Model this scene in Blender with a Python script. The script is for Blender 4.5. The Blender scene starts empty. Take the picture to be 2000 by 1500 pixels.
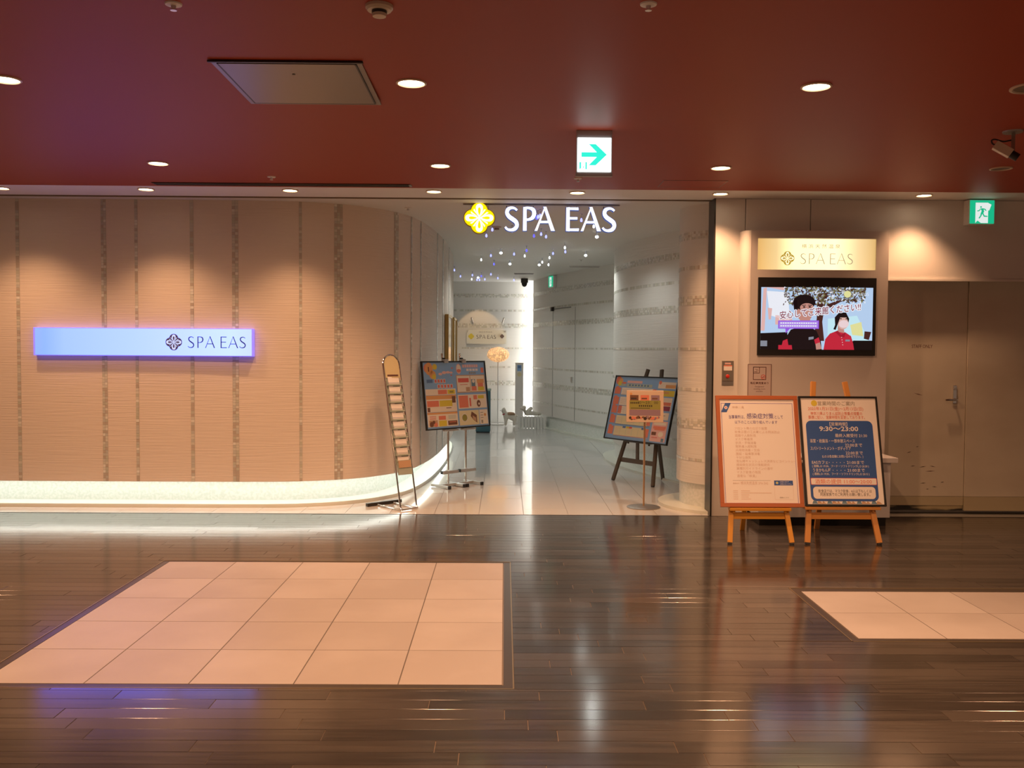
import bpy, math, random
from mathutils import Matrix, Vector, Euler
random.seed(7)
S = bpy.context.scene
COL = S.collection
PI = math.pi
R = math.radians

# ------------------------------------------------------------------ camera, world, exposure
cam = bpy.data.cameras.new('camera'); cam_o = bpy.data.objects.new('camera', cam); COL.objects.link(cam_o)
cam.sensor_width = 36.0; cam.lens = 32.29; cam.clip_end = 200
cam_o.matrix_world = (Matrix.Translation((0, 0, 1.6)) @ Matrix.Rotation(R(-0.48), 4, 'Z')
                      @ Matrix.Rotation(R(87.8), 4, 'X') @ Matrix.Rotation(R(0.37), 4, 'Z'))
S.camera = cam_o
w = bpy.data.worlds.new('world'); S.world = w; w.use_nodes = True
w.node_tree.nodes['Background'].inputs[0].default_value = (1.0, 0.62, 0.42, 1)   # warm light of the mall outside
w.node_tree.nodes['Background'].inputs[1].default_value = 0.19
S.view_settings.view_transform = 'Standard'; S.view_settings.look = 'None'
S.view_settings.gamma = 1; S.view_settings.use_curve_mapping = False
S.view_settings.exposure = -0.15
WARM = (1.0, 0.53, 0.27)       # colour of the mall's downlights
W_FLOOR = 120                  # ceiling downlights
W_WALL = 80                    # wall-washing row by the shop front
W_SPA = 26                     # small spots inside the spa
LED_BASE = 9                  # hidden strip under the curved wall
LED_SLOT = 9                  # hidden strip in the back corner

# ------------------------------------------------------------------ helpers
def lin(c):
    if isinstance(c, str):
        c = [int(c[i:i+2], 16)/255 for i in (0, 2, 4)]
    else: return tuple(c)
    return tuple(x/12.92 if x <= .04045 else ((x+.055)/1.055)**2.4 for x in c)
MATS = {}
def mat(name, c, rough=.5, metal=0, emit=0, ecol=None, spec=.5, alpha=None, trans=0):
    m = bpy.data.materials.new(name); m.use_nodes = True
    b = m.node_tree.nodes['Principled BSDF']; c = lin(c)
    b.inputs['Base Color'].default_value = (*c, 1); b.inputs['Roughness'].default_value = rough
    b.inputs['Metallic'].default_value = metal; b.inputs['Specular IOR Level'].default_value = spec
    if emit:
        b.inputs['Emission Color'].default_value = (*(lin(ecol) if ecol else c), 1); b.inputs['Emission Strength'].default_value = emit
    if trans: b.inputs['Transmission Weight'].default_value = trans
    MATS[name] = m
    return m
def nodes(m): return m.node_tree.nodes, m.node_tree.links, m.node_tree.nodes['Principled BSDF']
def noise_bump(m, scale, strength, dist=.01, detail=3, coord='Object'):
    N, L, b = nodes(m)
    tc = N.new('ShaderNodeTexCoord'); mp = N.new('ShaderNodeMapping'); nz = N.new('ShaderNodeTexNoise'); bp = N.new('ShaderNodeBump')
    mp.inputs['Scale'].default_value = scale; nz.inputs['Scale'].default_value = 1; nz.inputs['Detail'].default_value = detail
    bp.inputs['Strength'].default_value = strength; bp.inputs['Distance'].default_value = dist
    L.new(tc.outputs[coord], mp.inputs[0]); L.new(mp.outputs[0], nz.inputs['Vector']); L.new(nz.outputs[0], bp.inputs['Height']); L.new(bp.outputs[0], b.inputs['Normal'])
    return nz
def noise_color(m, scale, c0, c1, detail=3, p0=.35, p1=.65, coord='Object', random_obj=False):
    N, L, b = nodes(m)
    tc = N.new('ShaderNodeTexCoord'); mp = N.new('ShaderNodeMapping'); nz = N.new('ShaderNodeTexNoise'); cr = N.new('ShaderNodeValToRGB')
    mp.inputs['Scale'].default_value = scale; nz.inputs['Scale'].default_value = 1; nz.inputs['Detail'].default_value = detail
    cr.color_ramp.elements[0].position = p0; cr.color_ramp.elements[0].color = (*lin(c0), 1)
    cr.color_ramp.elements[1].position = p1; cr.color_ramp.elements[1].color = (*lin(c1), 1)
    L.new(tc.outputs[coord], mp.inputs[0]); L.new(mp.outputs[0], nz.inputs['Vector'])
    if random_obj:
        oi = N.new('ShaderNodeObjectInfo'); ad = N.new('ShaderNodeMath'); ad.operation = 'MULTIPLY_ADD'
        L.new(oi.outputs['Random'], ad.inputs[0]); ad.inputs[1].default_value = .5; L.new(nz.outputs[0], ad.inputs[2])
        sb = N.new('ShaderNodeMath'); sb.operation = 'SUBTRACT'; L.new(ad.outputs[0], sb.inputs[0]); sb.inputs[1].default_value = .25
        L.new(sb.outputs[0], cr.inputs[0])
        va = N.new('ShaderNodeVectorMath'); va.operation = 'ADD'; L.new(mp.outputs[0], va.inputs[0])
        mm = N.new('ShaderNodeMath'); mm.operation = 'MULTIPLY'; L.new(oi.outputs['Random'], mm.inputs[0]); mm.inputs[1].default_value = 57
        L.new(mm.outputs[0], va.inputs[1]); L.new(va.outputs[0], nz.inputs['Vector'])
    else: L.new(nz.outputs[0], cr.inputs[0])
    L.new(cr.outputs[0], b.inputs['Base Color'])

class MB:
    def __init__(s): s.v = []; s.f = []; s.m = []
    def add(s, vs, fs, mi=0, M=None):
        o = len(s.v)
        s.v += [tuple(M @ Vector(v)) if M else tuple(v) for v in vs]
        for f in fs: s.f.append([i+o for i in f]); s.m.append(mi)
        return s
    def box(s, x0, x1, y0, y1, z0, z1, mi=0, M=None):
        return s.add([(x0,y0,z0),(x1,y0,z0),(x1,y1,z0),(x0,y1,z0),(x0,y0,z1),(x1,y0,z1),(x1,y1,z1),(x0,y1,z1)],
              [(0,3,2,1),(4,5,6,7),(0,1,5,4),(1,2,6,5),(2,3,7,6),(3,0,4,7)], mi, M)
    def quad(s, a, b, c, d, mi=0): return s.add([a,b,c,d], [(0,1,2,3)], mi)
    def bar(s, p, q, wx, wy, mi=0, up=(0,0,1)):          # rectangular bar from p to q
        p, q = Vector(p), Vector(q); d = (q-p); L = d.length; d.normalize()
        x = d.cross(Vector(up))
        if x.length < 1e-4: x = Vector((1,0,0))
        x.normalize(); y = x.cross(d)
        M = Matrix((( x.x,y.x,d.x,p.x),(x.y,y.y,d.y,p.y),(x.z,y.z,d.z,p.z),(0,0,0,1)))
        return s.box(-wx/2,wx/2,-wy/2,wy/2,0,L,mi,M)
    def tube(s, pts, r, n=10, mi=0, cap=True):
        pts = [Vector(p) for p in pts]; rings = []; prev = None
        for i, p in enumerate(pts):
            d = (pts[min(i+1,len(pts)-1)]-pts[max(i-1,0)]).normalized()
            if prev is None:
                a = Vector((0,0,1)) if abs(d.z) < .9 else Vector((1,0,0)); x = d.cross(a).normalized()
            else: x = (prev - d*prev.dot(d)).normalized()
            prev = x; y = d.cross(x); rr = r[i] if isinstance(r, (list,tuple)) else r
            rings.append([p + x*math.cos(2*PI*k/n)*rr + y*math.sin(2*PI*k/n)*rr for k in range(n)])
        vs = [v for ring in rings for v in ring]; fs = []
        for i in range(len(rings)-1):
            for k in range(n): fs.append((i*n+k, i*n+(k+1)%n, (i+1)*n+(k+1)%n, (i+1)*n+k))
        if cap: fs.append(tuple(range(n))[::-1]); fs.append(tuple((len(rings)-1)*n+k for k in range(n)))
        return s.add(vs, fs, mi)
    def lathe(s, prof, n=24, c=(0,0,0), mi=0, M=None):    # prof: (r,z) list
        vs = [(c[0]+r*math.cos(2*PI*k/n), c[1]+r*math.sin(2*PI*k/n), c[2]+z) for r, z in prof for k in range(n)]; fs = []
        for i in range(len(prof)-1):
            for k in range(n): fs.append((i*n+k, i*n+(k+1)%n, (i+1)*n+(k+1)%n, (i+1)*n+k))
        fs.append(tuple(range(n))[::-1]); fs.append(tuple((len(prof)-1)*n+k for k in range(n)))
        return s.add(vs, fs, mi, M)
    def prism(s, poly, y0, y1, mi=0, M=None):             # poly in XZ, extruded along Y
        n = len(poly)
        vs = [(x,y0,z) for x,z in poly]+[(x,y1,z) for x,z in poly]
        fs = [tuple(range(n)), tuple(range(2*n-1,n-1,-1))]+[(i,i+n,(i+1)%n+n,(i+1)%n) for i in range(n)]
        return s.add(vs, fs, mi, M)
    def build(s, name, mats, parent=None, smooth=False, bevel=0, kind=None, label=None):
        me = bpy.data.meshes.new(name); me.from_pydata(s.v, [], s.f); me.update()
        if not isinstance(mats, (list,tuple)): mats = [mats]
        for m in mats: me.materials.append(MATS[m] if isinstance(m, str) else m)
        if any(s.m): me.polygons.foreach_set('material_index', s.m)
        if smooth:
            me.polygons.foreach_set('use_smooth', [True]*len(me.polygons)); me.set_sharp_from_angle(angle=R(35))
        o = bpy.data.objects.new(name, me); COL.objects.link(o)
        if parent: o.parent = parent
        if bevel:
            b = o.modifiers.new('bevel', 'BEVEL'); b.width = bevel; b.segments = 2; b.limit_method = 'ANGLE'
        if kind: o['kind'] = kind
        if label: o['label'] = label
        return o
def tag(o, label, cat, group=None):
    o['label'] = label; o['category'] = cat
    if group: o['group'] = group
    return o
def thing(name, label, cat, loc=(0,0,0), rot=(0,0,0), group=None):
    o = bpy.data.objects.new(name, None); COL.objects.link(o); o.empty_display_size = .1
    o.location = loc; o.rotation_euler = rot
    return tag(o, label, cat, group)
def struct(o): o['kind'] = 'structure'; return o
def kids(o): return [c for c in bpy.data.objects if c.parent == o]
def dup(o, loc=None, label=None, parent=None):
    c = o.copy(); COL.objects.link(c)
    if loc is not None: c.location = loc
    if label: c['label'] = label
    if parent: c.parent = parent
    for k in kids(o): dup(k, parent=c)
    return c
def catmull(P, n=12):
    P = [Vector(p) for p in P]; P = [2*P[0]-P[1]]+P+[2*P[-1]-P[-2]]; o = []
    for i in range(1, len(P)-2):
        a,b,c,d = P[i-1:i+3]
        for k in range(n):
            t = k/n; o.append(.5*((2*b)+(c-a)*t+(2*a-5*b+4*c-d)*t*t+(3*b-a-3*c+d)*t**3))
    o.append(P[-2]); return o
def pnormals(p):
    o = []
    for i in range(len(p)):
        d = (p[min(i+1,len(p)-1)]-p[max(i-1,0)]).normalized(); o.append(Vector((d.y,-d.x)))   # room side
    return o
def offset(p, d): return [a+n*d for a, n in zip(p, pnormals(p))]
def wall_mb(p, z0, z1, front=0, back=-.2):
    a, b = offset(p, front), offset(p, back); n = len(p); m = MB()
    vs = [(q.x,q.y,z) for z in (z0,z1) for l in (a,b) for q in l]; fs = []
    for i in range(n-1):
        fs += [(i,i+1,2*n+i+1,2*n+i),(n+i+1,n+i,3*n+i,3*n+i+1),(i,n+i,n+i+1,i+1),(2*n+i,2*n+i+1,3*n+i+1,3*n+i)]
    fs += [(0,2*n,3*n,n),(n-1,2*n-1,4*n-1,3*n-1)]
    return m.add(vs, fs)
class Path:
    def __init__(s, p):
        s.p = p; s.s = [0]
        for a, b in zip(p, p[1:]): s.s.append(s.s[-1]+(b-a).length)
    def at(s, t):
        t = max(0, min(t, s.s[-1])); i = 0
        lo, hi = 0, len(s.s)-1
        while hi-lo > 1:
            md = (lo+hi)//2
            if s.s[md] <= t: lo = md
            else: hi = md
        a, b = s.p[lo], s.p[hi]; u = (t-s.s[lo])/max(1e-9, s.s[hi]-s.s[lo]); d = (b-a).normalized()
        return a.lerp(b, u), d, Vector((d.y,-d.x))
MOSAIC = ['glass_tile_pale','glass_tile_sage','glass_tile_grey','glass_tile_taupe','glass_tile_pearl']
def mosaic(path, s0, s1, z0, z1, cell, parent, wts=(3,3,3,2,1)):
    P = path if isinstance(path, Path) else Path(path); m = MB()
    nu = max(1, round((s1-s0)/cell)); nv = max(1, round((z1-z0)/cell)); du, dv = (s1-s0)/nu, (z1-z0)/nv
    pool = [i for i, k in enumerate(wts) for _ in range(k)]
    for i in range(nu):
        a, d, n = P.at(s0+(i+.5)*du)
        for j in range(nv):
            zc = z0+(j+.5)*dv; hu, hv = du*.46, dv*.46; t1, t2 = random.gauss(0,.02), random.gauss(0,.02); e = .0035
            c = []
            for su, sv in ((-1,-1),(1,-1),(1,1),(-1,1)):
                q = a+d*(su*hu)+n*(e+t1*su*hu+t2*sv*hv); c.append((q.x,q.y,zc+sv*hv))
            m.quad(*c, mi=random.choice(pool))
    for k in range(max(1, round((s1-s0)/.25))):                 # grout bed behind the tesserae
        L = max(1, round((s1-s0)/.25)); a, d, n = P.at(s0+(s1-s0)*k/L); b, d2, n2 = P.at(s0+(s1-s0)*(k+1)/L)
        if L > 1 or True:
            a = a+n*.0018; b = b+n2*.0018
            m.quad((a.x,a.y,z0),(b.x,b.y,z0),(b.x,b.y,z1),(a.x,a.y,z1), mi=5)
    return m.build('mosaic_band', MOSAIC+['grout'], parent, kind='stuff')

# ---- text as mesh (cached), no fonts loaded: the built-in one with its fallbacks
_T = {}
def text_mesh(s, bold=0):
    if (s,bold) in _T: return _T[s,bold]
    cu = bpy.data.curves.new('t','FONT'); cu.body = s; cu.size = 1; cu.resolution_u = 2; cu.offset = bold
    o = bpy.data.objects.new('t', cu); TCOL.objects.link(o); TS.view_layers[0].update()
    me = o.to_mesh(); vs = [tuple(v.co) for v in me.vertices]; fs = [tuple(p.vertices) for p in me.polygons]
    o.to_mesh_clear(); bpy.data.objects.remove(o); bpy.data.curves.remove(cu)
    if vs:
        x0 = min(v[0] for v in vs); x1 = max(v[0] for v in vs); vs = [(v[0]-x0, v[1]) for v in vs]; wd = x1-x0
    else: wd = 0
    _T[s,bold] = (vs, fs, wd); return _T[s,bold]
TS = S; TCOL = COL
def spline2(P, n=8): return [tuple(q) for q in catmull(P, n)]
def ribbon(P, W):
    L = len(P); q = [Vector(p) for p in P]; o1 = []; o2 = []
    for i in range(L):
        d = (q[min(i+1,L-1)]-q[max(i-1,0)]).normalized(); n = Vector((-d.y,d.x)); t = i/(L-1)*(len(W)-1); k = min(int(t),len(W)-2)
        wd = W[k]*(1-(t-k))+W[k+1]*(t-k); o1.append(q[i]+n*wd/2); o2.append(q[i]-n*wd/2)
    return [[tuple(o1[i]),tuple(o2[i]),tuple(o2[i+1]),tuple(o1[i+1])] for i in range(L-1)]
def glyph(ch, w):                                             # flared roman capitals, cap height 1
    t = w*.72
    if ch == 'S':
        P = spline2([(.53,.865),(.43,.945),(.29,.965),(.15,.90),(.105,.75),(.19,.60),(.34,.49),(.49,.37),(.53,.21),(.44,.075),(.27,.025),(.12,.06),(.03,.155)], 5)
        return ribbon(P, [t*.7,t*.8,t,w,w,w*1.1,w*1.15,w*1.1,w,w,t,t*.8,t*.7])
    if ch == 'P':
        P = spline2([(w*.5,.965),(.25,.965),(.42,.90),(.475,.735),(.41,.56),(.24,.475),(w*.5,.475)], 5)
        return [[(0,0),(w,0),(w*.95,1),(w*.05,1)]]+ribbon(P, [t*.8,t*.9,w,w*1.1,w,t*.9,t*.8])
    if ch == 'A':
        return [[(0,0),(t,0),(.42+t*.35,1.0),(.42-t*.1,1.0)],[(.86-w*1.05,0),(.86,0),(.42+w*.45,1.02),(.42-w*.35,1.02)],[(.18,.33),(.68,.33),(.66,.33+t*.85),(.2,.33+t*.85)]]
    if ch == 'E':
        return [[(0,0),(w,0),(w*.95,1),(w*.05,1)],[(w*.5,0),(.54,0),(.55,t),(w*.5,t*.9)],[(w*.5,.49),(.48,.49),(.48,.49+t*.9),(w*.5,.49+t*.9)],[(w*.5,1-t*.9),(.53,1-t),(.52,1),(w*.5,1)]]
def quatre(Rr, n=64): 
    o = []
    for k in range(n):
        a = 2*PI*k/n; d = (a+PI/4)%(PI/2)-PI/4; dd = .46; rc = .54
        o.append((Rr*(dd*math.cos(d)+math.sqrt(rc*rc-(dd*math.sin(d))**2))*math.cos(a), Rr*(dd*math.cos(d)+math.sqrt(rc*rc-(dd*math.sin(d))**2))*math.sin(a)))
    return o
def drop(r0, r1, hw, n=20):                                    # drop-shaped petal along +x
    o = []
    for k in range(n):
        u = 2*PI*k/n; x = (r0+r1)/2-(r1-r0)/2*math.cos(u); t = (x-r0)/(r1-r0); o.append((x, -hw*math.sin(u)*(.42+.75*t)))
    return o
def rot2(P, a): c, s = math.cos(a), math.sin(a); return [(x*c-y*s, x*s+y*c) for x, y in P]
class Sheet:                                                   # flat print on a plane facing -Y; layers step forward
    EPS = .0005
    def __init__(s): s.items = {}
    def poly(s, P, m, l=1):
        b = s.items.setdefault(m, MB()); y = -s.EPS*l
        a = sum(P[i][0]*P[(i+1)%len(P)][1]-P[(i+1)%len(P)][0]*P[i][1] for i in range(len(P)))
        if a < 0: P = P[::-1]
        b.add([(x,y,z) for x,z in P], [tuple(range(len(P)))]); return s
    def rect(s, x0, z0, x1, z1, m, l=1): return s.poly([(x0,z0),(x1,z0),(x1,z1),(x0,z1)], m, l)
    def rrect(s, x0, z0, x1, z1, r, m, l=1):
        P = []
        for cx, cz, a0 in ((x1-r,z0+r,-90),(x1-r,z1-r,0),(x0+r,z1-r,90),(x0+r,z0+r,180)):
            P += [(cx+r*math.cos(R(a0+k*18)), cz+r*math.sin(R(a0+k*18))) for k in range(6)]
        return s.poly(P, m, l)
    def disc(s, cx, cz, r, m, l=1, rz=None, n=24): return s.poly([(cx+r*math.cos(2*PI*k/n), cz+(rz or r)*math.sin(2*PI*k/n)) for k in range(n)], m, l)
    def frame(s, x0, z0, x1, z1, t, m, l=1):
        s.rect(x0,z0,x1,z0+t,m,l); s.rect(x0,z1-t,x1,z1,m,l); s.rect(x0,z0+t,x0+t,z1-t,m,l); return s.rect(x1-t,z0+t,x1,z1-t,m,l)
    def text(s, t, x, z, size, m, l=2, al='L', width=None, bold=0, rot=0):
        vs, fs, wd = text_mesh(t, bold); k = size; kx = k if width is None else width/max(wd,1e-6)
        ox = x-(wd*kx*(.5 if al == 'C' else 1 if al == 'R' else 0)); y = -s.EPS*l
        s.items.setdefault(m, MB()).add([(ox+v[0]*kx, y, z+v[1]*k+v[0]*kx*rot) for v in vs], fs); return s
    def letters(s, x, z, cap, xs, wgt, m, l=2, word='SPAEAS'):
        for ch, gx in zip(word, xs):
            for P in glyph(ch, wgt): s.poly([(x+(gx+px)*cap, z+pz*cap) for px, pz in P], m, l)
        return s
    def emblem(s, cx, cz, Rr, base, petal, core, l=1):
        T = lambda P: [(cx+x,cz+z) for x, z in P]
        s.poly(T(quatre(Rr)), base, l)
        for k in range(4):
            a = k*PI/2
            s.poly(T(rot2(drop(.05*Rr,.92*Rr,.27*Rr), a)), petal, l+1); s.poly(T(rot2(drop(.16*Rr,.70*Rr,.115*Rr), a)), core, l+2)
            for e in (-.2,.2): s.poly(T(rot2([(.12*Rr,-.02*Rr),(.7*Rr,-.045*Rr),(.62*Rr,.045*Rr)], a+PI/4+e)), petal, l+1)
        s.disc(cx, cz, .09*Rr, petal, l+3); return s
    def build(s, name, parent, y=0, z=0, x=0):
        m = MB(); ms = []
        for k, b in s.items.items():
            m.add([(v[0]+x,v[1]+y,v[2]+z) for v in b.v], b.f, len(ms)); ms.append(k)
        return m.build(name, ms, parent)
XS_HANG = (0,.79,1.29,2.63,3.26,4.16); XS_THIN = (0,.86,1.53,2.88,3.55,4.5)

# ------------------------------------------------------------------ materials
m = mat('plaster', (.76,.665,.58), .75); noise_bump(m, (2.2,2.2,90), .5, .007, 5)
m = mat('plaster_white', (.71,.695,.655), .72); noise_bump(m, (2.2,2.2,90), .4, .006, 5)
mat('soffit_white', (.72,.70,.68), .6); mat('spa_ceiling', (.66,.65,.62), .6)
m = mat('ceiling_red', (.33,.053,.024), .5, spec=.2); noise_bump(m, (40,40,40), .03, .002)
m = mat('dark_wood', (.04,.034,.029), .14, spec=.95); noise_color(m, (2,40,5), (.031,.026,.023), (.064,.053,.046), 4, .3, .7, random_obj=True); noise_bump(m, (3,60,10), .012, .002)
mat('joint_filler', (.30,.22,.155), .4)
m = mat('stone_tile', (.45,.40,.38), .42); noise_color(m, (2.2,2.2,2.2), (.405,.36,.345), (.475,.43,.415), 5, .3, .7, random_obj=True)
mat('panel_joint', (.12,.10,.085), .6); mat('panel_trim', (.05,.04,.033), .3); mat('brass_edge', (.42,.33,.2), .3, .8)
m = mat('white_floor_tile', (.62,.615,.6), .07); 
mat('white_tile_joint', (.25,.24,.22), .6); mat('kerb_stone', (.70,.72,.64), .35)
m = mat('plinth_tile', (.74,.77,.73), .3); noise_color(m, (38,38,38), (.69,.74,.69), (.78,.81,.78), 1, .4, .6); noise_bump(m, (20,20,60), .3, .006)
for n, c in zip(MOSAIC, ((.68,.66,.58),(.57,.57,.48),(.59,.58,.53),(.54,.47,.40),(.80,.79,.73))): mat(n, c, .2, spec=.6)
mat('grout', (.42,.40,.36), .8)
mat('facade_panel', (.68,.64,.60), .5); mat('dark_metal', (.05,.045,.04), .35, .6); mat('bronze_trim', (.30,.21,.14), .4, .5)
mat('kiosk_panel', (.60,.555,.53), .45); mat('counter_white', (.62,.60,.62), .4); mat('black_gap', (.012,.011,.01), .7)
m = mat('door_paint', (.58,.52,.42), .45); noise_color(m, (1.5,1.5,2.5), (.52,.46,.37), (.60,.545,.45), 4, .3, .6)
m = mat('door_kick', (.45,.38,.22), .4); noise_color(m, (2.2,1,14), (.02,.018,.014), (.42,.36,.22), 4, .43, .55)
mat('door_base', (.46,.40,.27), .4); mat('chrome', (.75,.73,.70), .12, 1); mat('steel', (.72,.71,.69), .36, 1); mat('black_plastic', (.02,.02,.022), .4)
mat('steel_brushed', (.38,.35,.31), .4, .9); mat('scuff', (.10,.075,.055), .7); mat('alum', (.42,.41,.40), .33, .85)
mat('hatch_paint', (.17,.155,.15), .33, .9); mat('housing_grey', (.36,.34,.33), .45); mat('white_paint', (.75,.74,.72), .45); mat('cream_plastic', (.62,.54,.43), .4); mat('black', (.01,.01,.01), .45)
mat('off_lens', (.16,.13,.10), .35); mat('rim', (.60,.46,.34), .35)
mat('lamp_glow', (1,.8,.6), .5, emit=14, ecol=(1,.78,.52)); mat('reflector', (.8,.75,.7), .15, 1)
mat('bulb_white', (1,1,1), .3, emit=5, ecol=(.85,.95,1)); mat('bulb_blue', (.5,.6,1), .3, emit=2.2, ecol=(.05,.05,1)); mat('bulb_mixed', (.6,.7,1), .3, emit=3.2, ecol=(.20,.23,1))
mat('clear_plastic', (.75,.78,.85), .1, trans=.6); mat('led_strip', (1,1,1), .5, emit=LED_BASE, ecol=(.93,1,.94)); mat('led_slot', (1,1,1), .5, emit=LED_SLOT, ecol=(1,.99,.95))
m = mat('strip_face', (.12,.14,.2), .25, emit=1.0)                 # backlit face: bluer at its far left end
N, L, b = nodes(m); tc = N.new('ShaderNodeTexCoord'); sp = N.new('ShaderNodeSeparateXYZ'); cr = N.new('ShaderNodeValToRGB'); mr = N.new('ShaderNodeMapRange')
L.new(tc.outputs['Object'], sp.inputs[0]); L.new(sp.outputs[0], mr.inputs[0]); mr.inputs[1].default_value = -1.07; mr.inputs[2].default_value = 1.07; L.new(mr.outputs[0], cr.inputs[0])
cr.color_ramp.elements[0].color = (.28,.48,5.0,1); cr.color_ramp.elements[1].color = (.60,.80,3.0,1)
for p_, c_ in ((.05,(.24,.50,5.5)),(.14,(.36,.62,5.5)),(.45,(.46,.72,5)),(.7,(.56,.80,4)),(.9,(.62,.88,3))):
    e = cr.color_ramp.elements.new(p_); e.color = (*c_,1)
L.new(cr.outputs[0], b.inputs['Emission Color']); b.inputs['Emission Strength'].default_value = 1.0
mat('strip_side', (.3,.3,.6), .4, emit=.8, ecol=(.25,.2,1.6)); mat('strip_petal', (.2,.2,.3), .4, emit=1, ecol=(.60,.74,1.2)); mat('ink_navy', (.02,.03,.2), .5); mat('ink_violet', (.09,.08,.30), .5)
m = mat('warm_sign', (.2,.17,.1), .3, emit=1.0)                   # tubes behind the middle of the face
N, L, b = nodes(m); tc = N.new('ShaderNodeTexCoord'); sp = N.new('ShaderNodeSeparateXYZ'); cr = N.new('ShaderNodeValToRGB'); mr = N.new('ShaderNodeMapRange')
L.new(tc.outputs['Object'], sp.inputs[0]); L.new(sp.outputs[0], mr.inputs[0]); mr.inputs[1].default_value = -.55; mr.inputs[2].default_value = .55; L.new(mr.outputs[0], cr.inputs[0])
cr.color_ramp.elements[0].color = (.85,.50,.16,1); cr.color_ramp.elements[1].color = (.80,.50,.18,1)
for p_, c_ in ((.15,(1.0,.72,.33)),(.3,(1.9,1.5,.75)),(.65,(1.9,1.5,.8)),(.85,(1.1,.8,.4))):
    e = cr.color_ramp.elements.new(p_); e.color = (*c_,1)
L.new(cr.outputs[0], b.inputs['Emission Color']); b.inputs['Emission Strength'].default_value = 1.0
mat('sign_gold', (.4,.3,.03), .5, emit=.45, ecol=(.85,.6,.06)); mat('sign_cream', (.9,.85,.6), .5, emit=1.2, ecol=(1,.92,.6)); mat('sign_grey', (.30,.27,.2), .5, emit=.30, ecol=(1,.85,.55))
mat('hang_white', (1,1,1), .4, emit=1.7, ecol=(.86,.9,1)); mat('hang_yellow', (1,.8,0), .4, emit=1.15, ecol=(1,.78,.0)); mat('hang_side', (.05,.09,.28), .4, emit=.25, ecol=(.12,.25,.9)); mat('hang_side_gold', (.45,.33,.02), .4)
mat('exit_white', (1,1,1), .4, emit=2.6, ecol=(.93,1,1)); mat('exit_cyan', (.05,.9,.7), .4, emit=1.0, ecol=(.03,1.0,.76)); mat('exit_green', (0,.12,.07), .4, emit=.8, ecol=(.01,.66,.33)); mat('exit_pale', (.1,.12,.11), .4, emit=.9, ecol=(.93,1,.97))
mat('wood_yellow', (.66,.30,.035), .42); mat('wood_orange', (.60,.27,.07), .42); mat('wood_dark', (.09,.065,.042), .45); mat('wood_frame', (.42,.115,.035), .35)
mat('paper', (.84,.79,.76), .35); mat('paper_dim', (.62,.56,.53), .5); mat('ink_blue', (.03,.10,.36), .5); mat('ink_purple', (.12,.09,.35), .5); mat('ink_faint', (.72,.55,.47), .5); mat('ink_lilac', (.30,.25,.52), .5)
mat('ink_red', (.66,.13,.10), .5); mat('ink_coral', (.72,.22,.14), .5); mat('ink_grey', (.32,.29,.24), .5); mat('ink_black', (.05,.035,.03), .5); mat('ink_white', (.75,.7,.70), .5); mat('ink_yellow', (.68,.55,.06), .5); mat('sky_blue', (.23,.42,.72), .4); mat('cream', (.80,.72,.60), .5); mat('pale_yellow', (.72,.66,.42), .5); mat('orange', (.70,.36,.14), .5); mat('maroon', (.28,.05,.10), .5); mat('photo_brown', (.18,.08,.045), .5); mat('photo_tan', (.52,.33,.2), .5); mat('olive', (.30,.29,.07), .5); mat('mauve', (.30,.20,.26), .5); mat('pink', (.78,.48,.45), .5); mat('sage', (.42,.52,.45), .5); mat('photo_blue', (.14,.24,.33), .5); mat('steel_blue', (.10,.19,.40), .5)
mat('pocket_green', (.40,.45,.39), .3); mat('gold', (.50,.34,.12), .28, .9); mat('frame_glass', (.55,.52,.45), .08, spec=.8); mat('plaque', (.66,.56,.33), .4)
mat('red_button', (.6,.03,.02), .3); mat('notice_paper', (.56,.47,.45), .5); mat('ink_brown', (.14,.06,.045), .6)
mat('feather', (.90,.72,.48), .7, emit=.28, ecol=(1,.62,.30)); mat('lamp_core', (1,.7,.4), .5, emit=1.2, ecol=(1,.60,.26)); mat('teal_bin', (.03,.10,.13), .4); mat('teal_rim', (.28,.38,.34), .4)
mat('figurine_white', (.74,.69,.60), .6); mat('figurine_tan', (.38,.24,.14), .7); mat('picket_white', (.74,.73,.69), .6); mat('ribbon_red', (.5,.04,.06), .5); mat('driftwood', (.70,.66,.58), .7); mat('glass_panel', (.72,.70,.60), .12)
def scr(n, c, k=1.0): return mat(n, (0,0,0), .2, emit=k, ecol=lin(c))
for n, c in dict(tv_sky='bcd6f6', tv_white='f4f6ff', tv_pink='e9b9b4', tv_dark='1c0f12', tv_leaf='5d5233', tv_leaf2='8f8a58', tv_bark='4b2622', tv_skin='c98f83', tv_skin2='e0b5ab', tv_mask='f3d9dc', tv_red='c9283d', tv_red2='a71c30', tv_purple='9a5fe6', tv_lilac='b48df0', tv_text='8a2038', tv_yel='e9e6a0', tv_black='08080a', tv_cyan='c9f0fb', tv_grey='8c8f9c', tv_floor='150b0d', tv_aqua='9fc4f2').items(): scr(n, c)

# ------------------------------------------------------------------ room shell
ZC = 3.04; YF = 8.80
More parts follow.
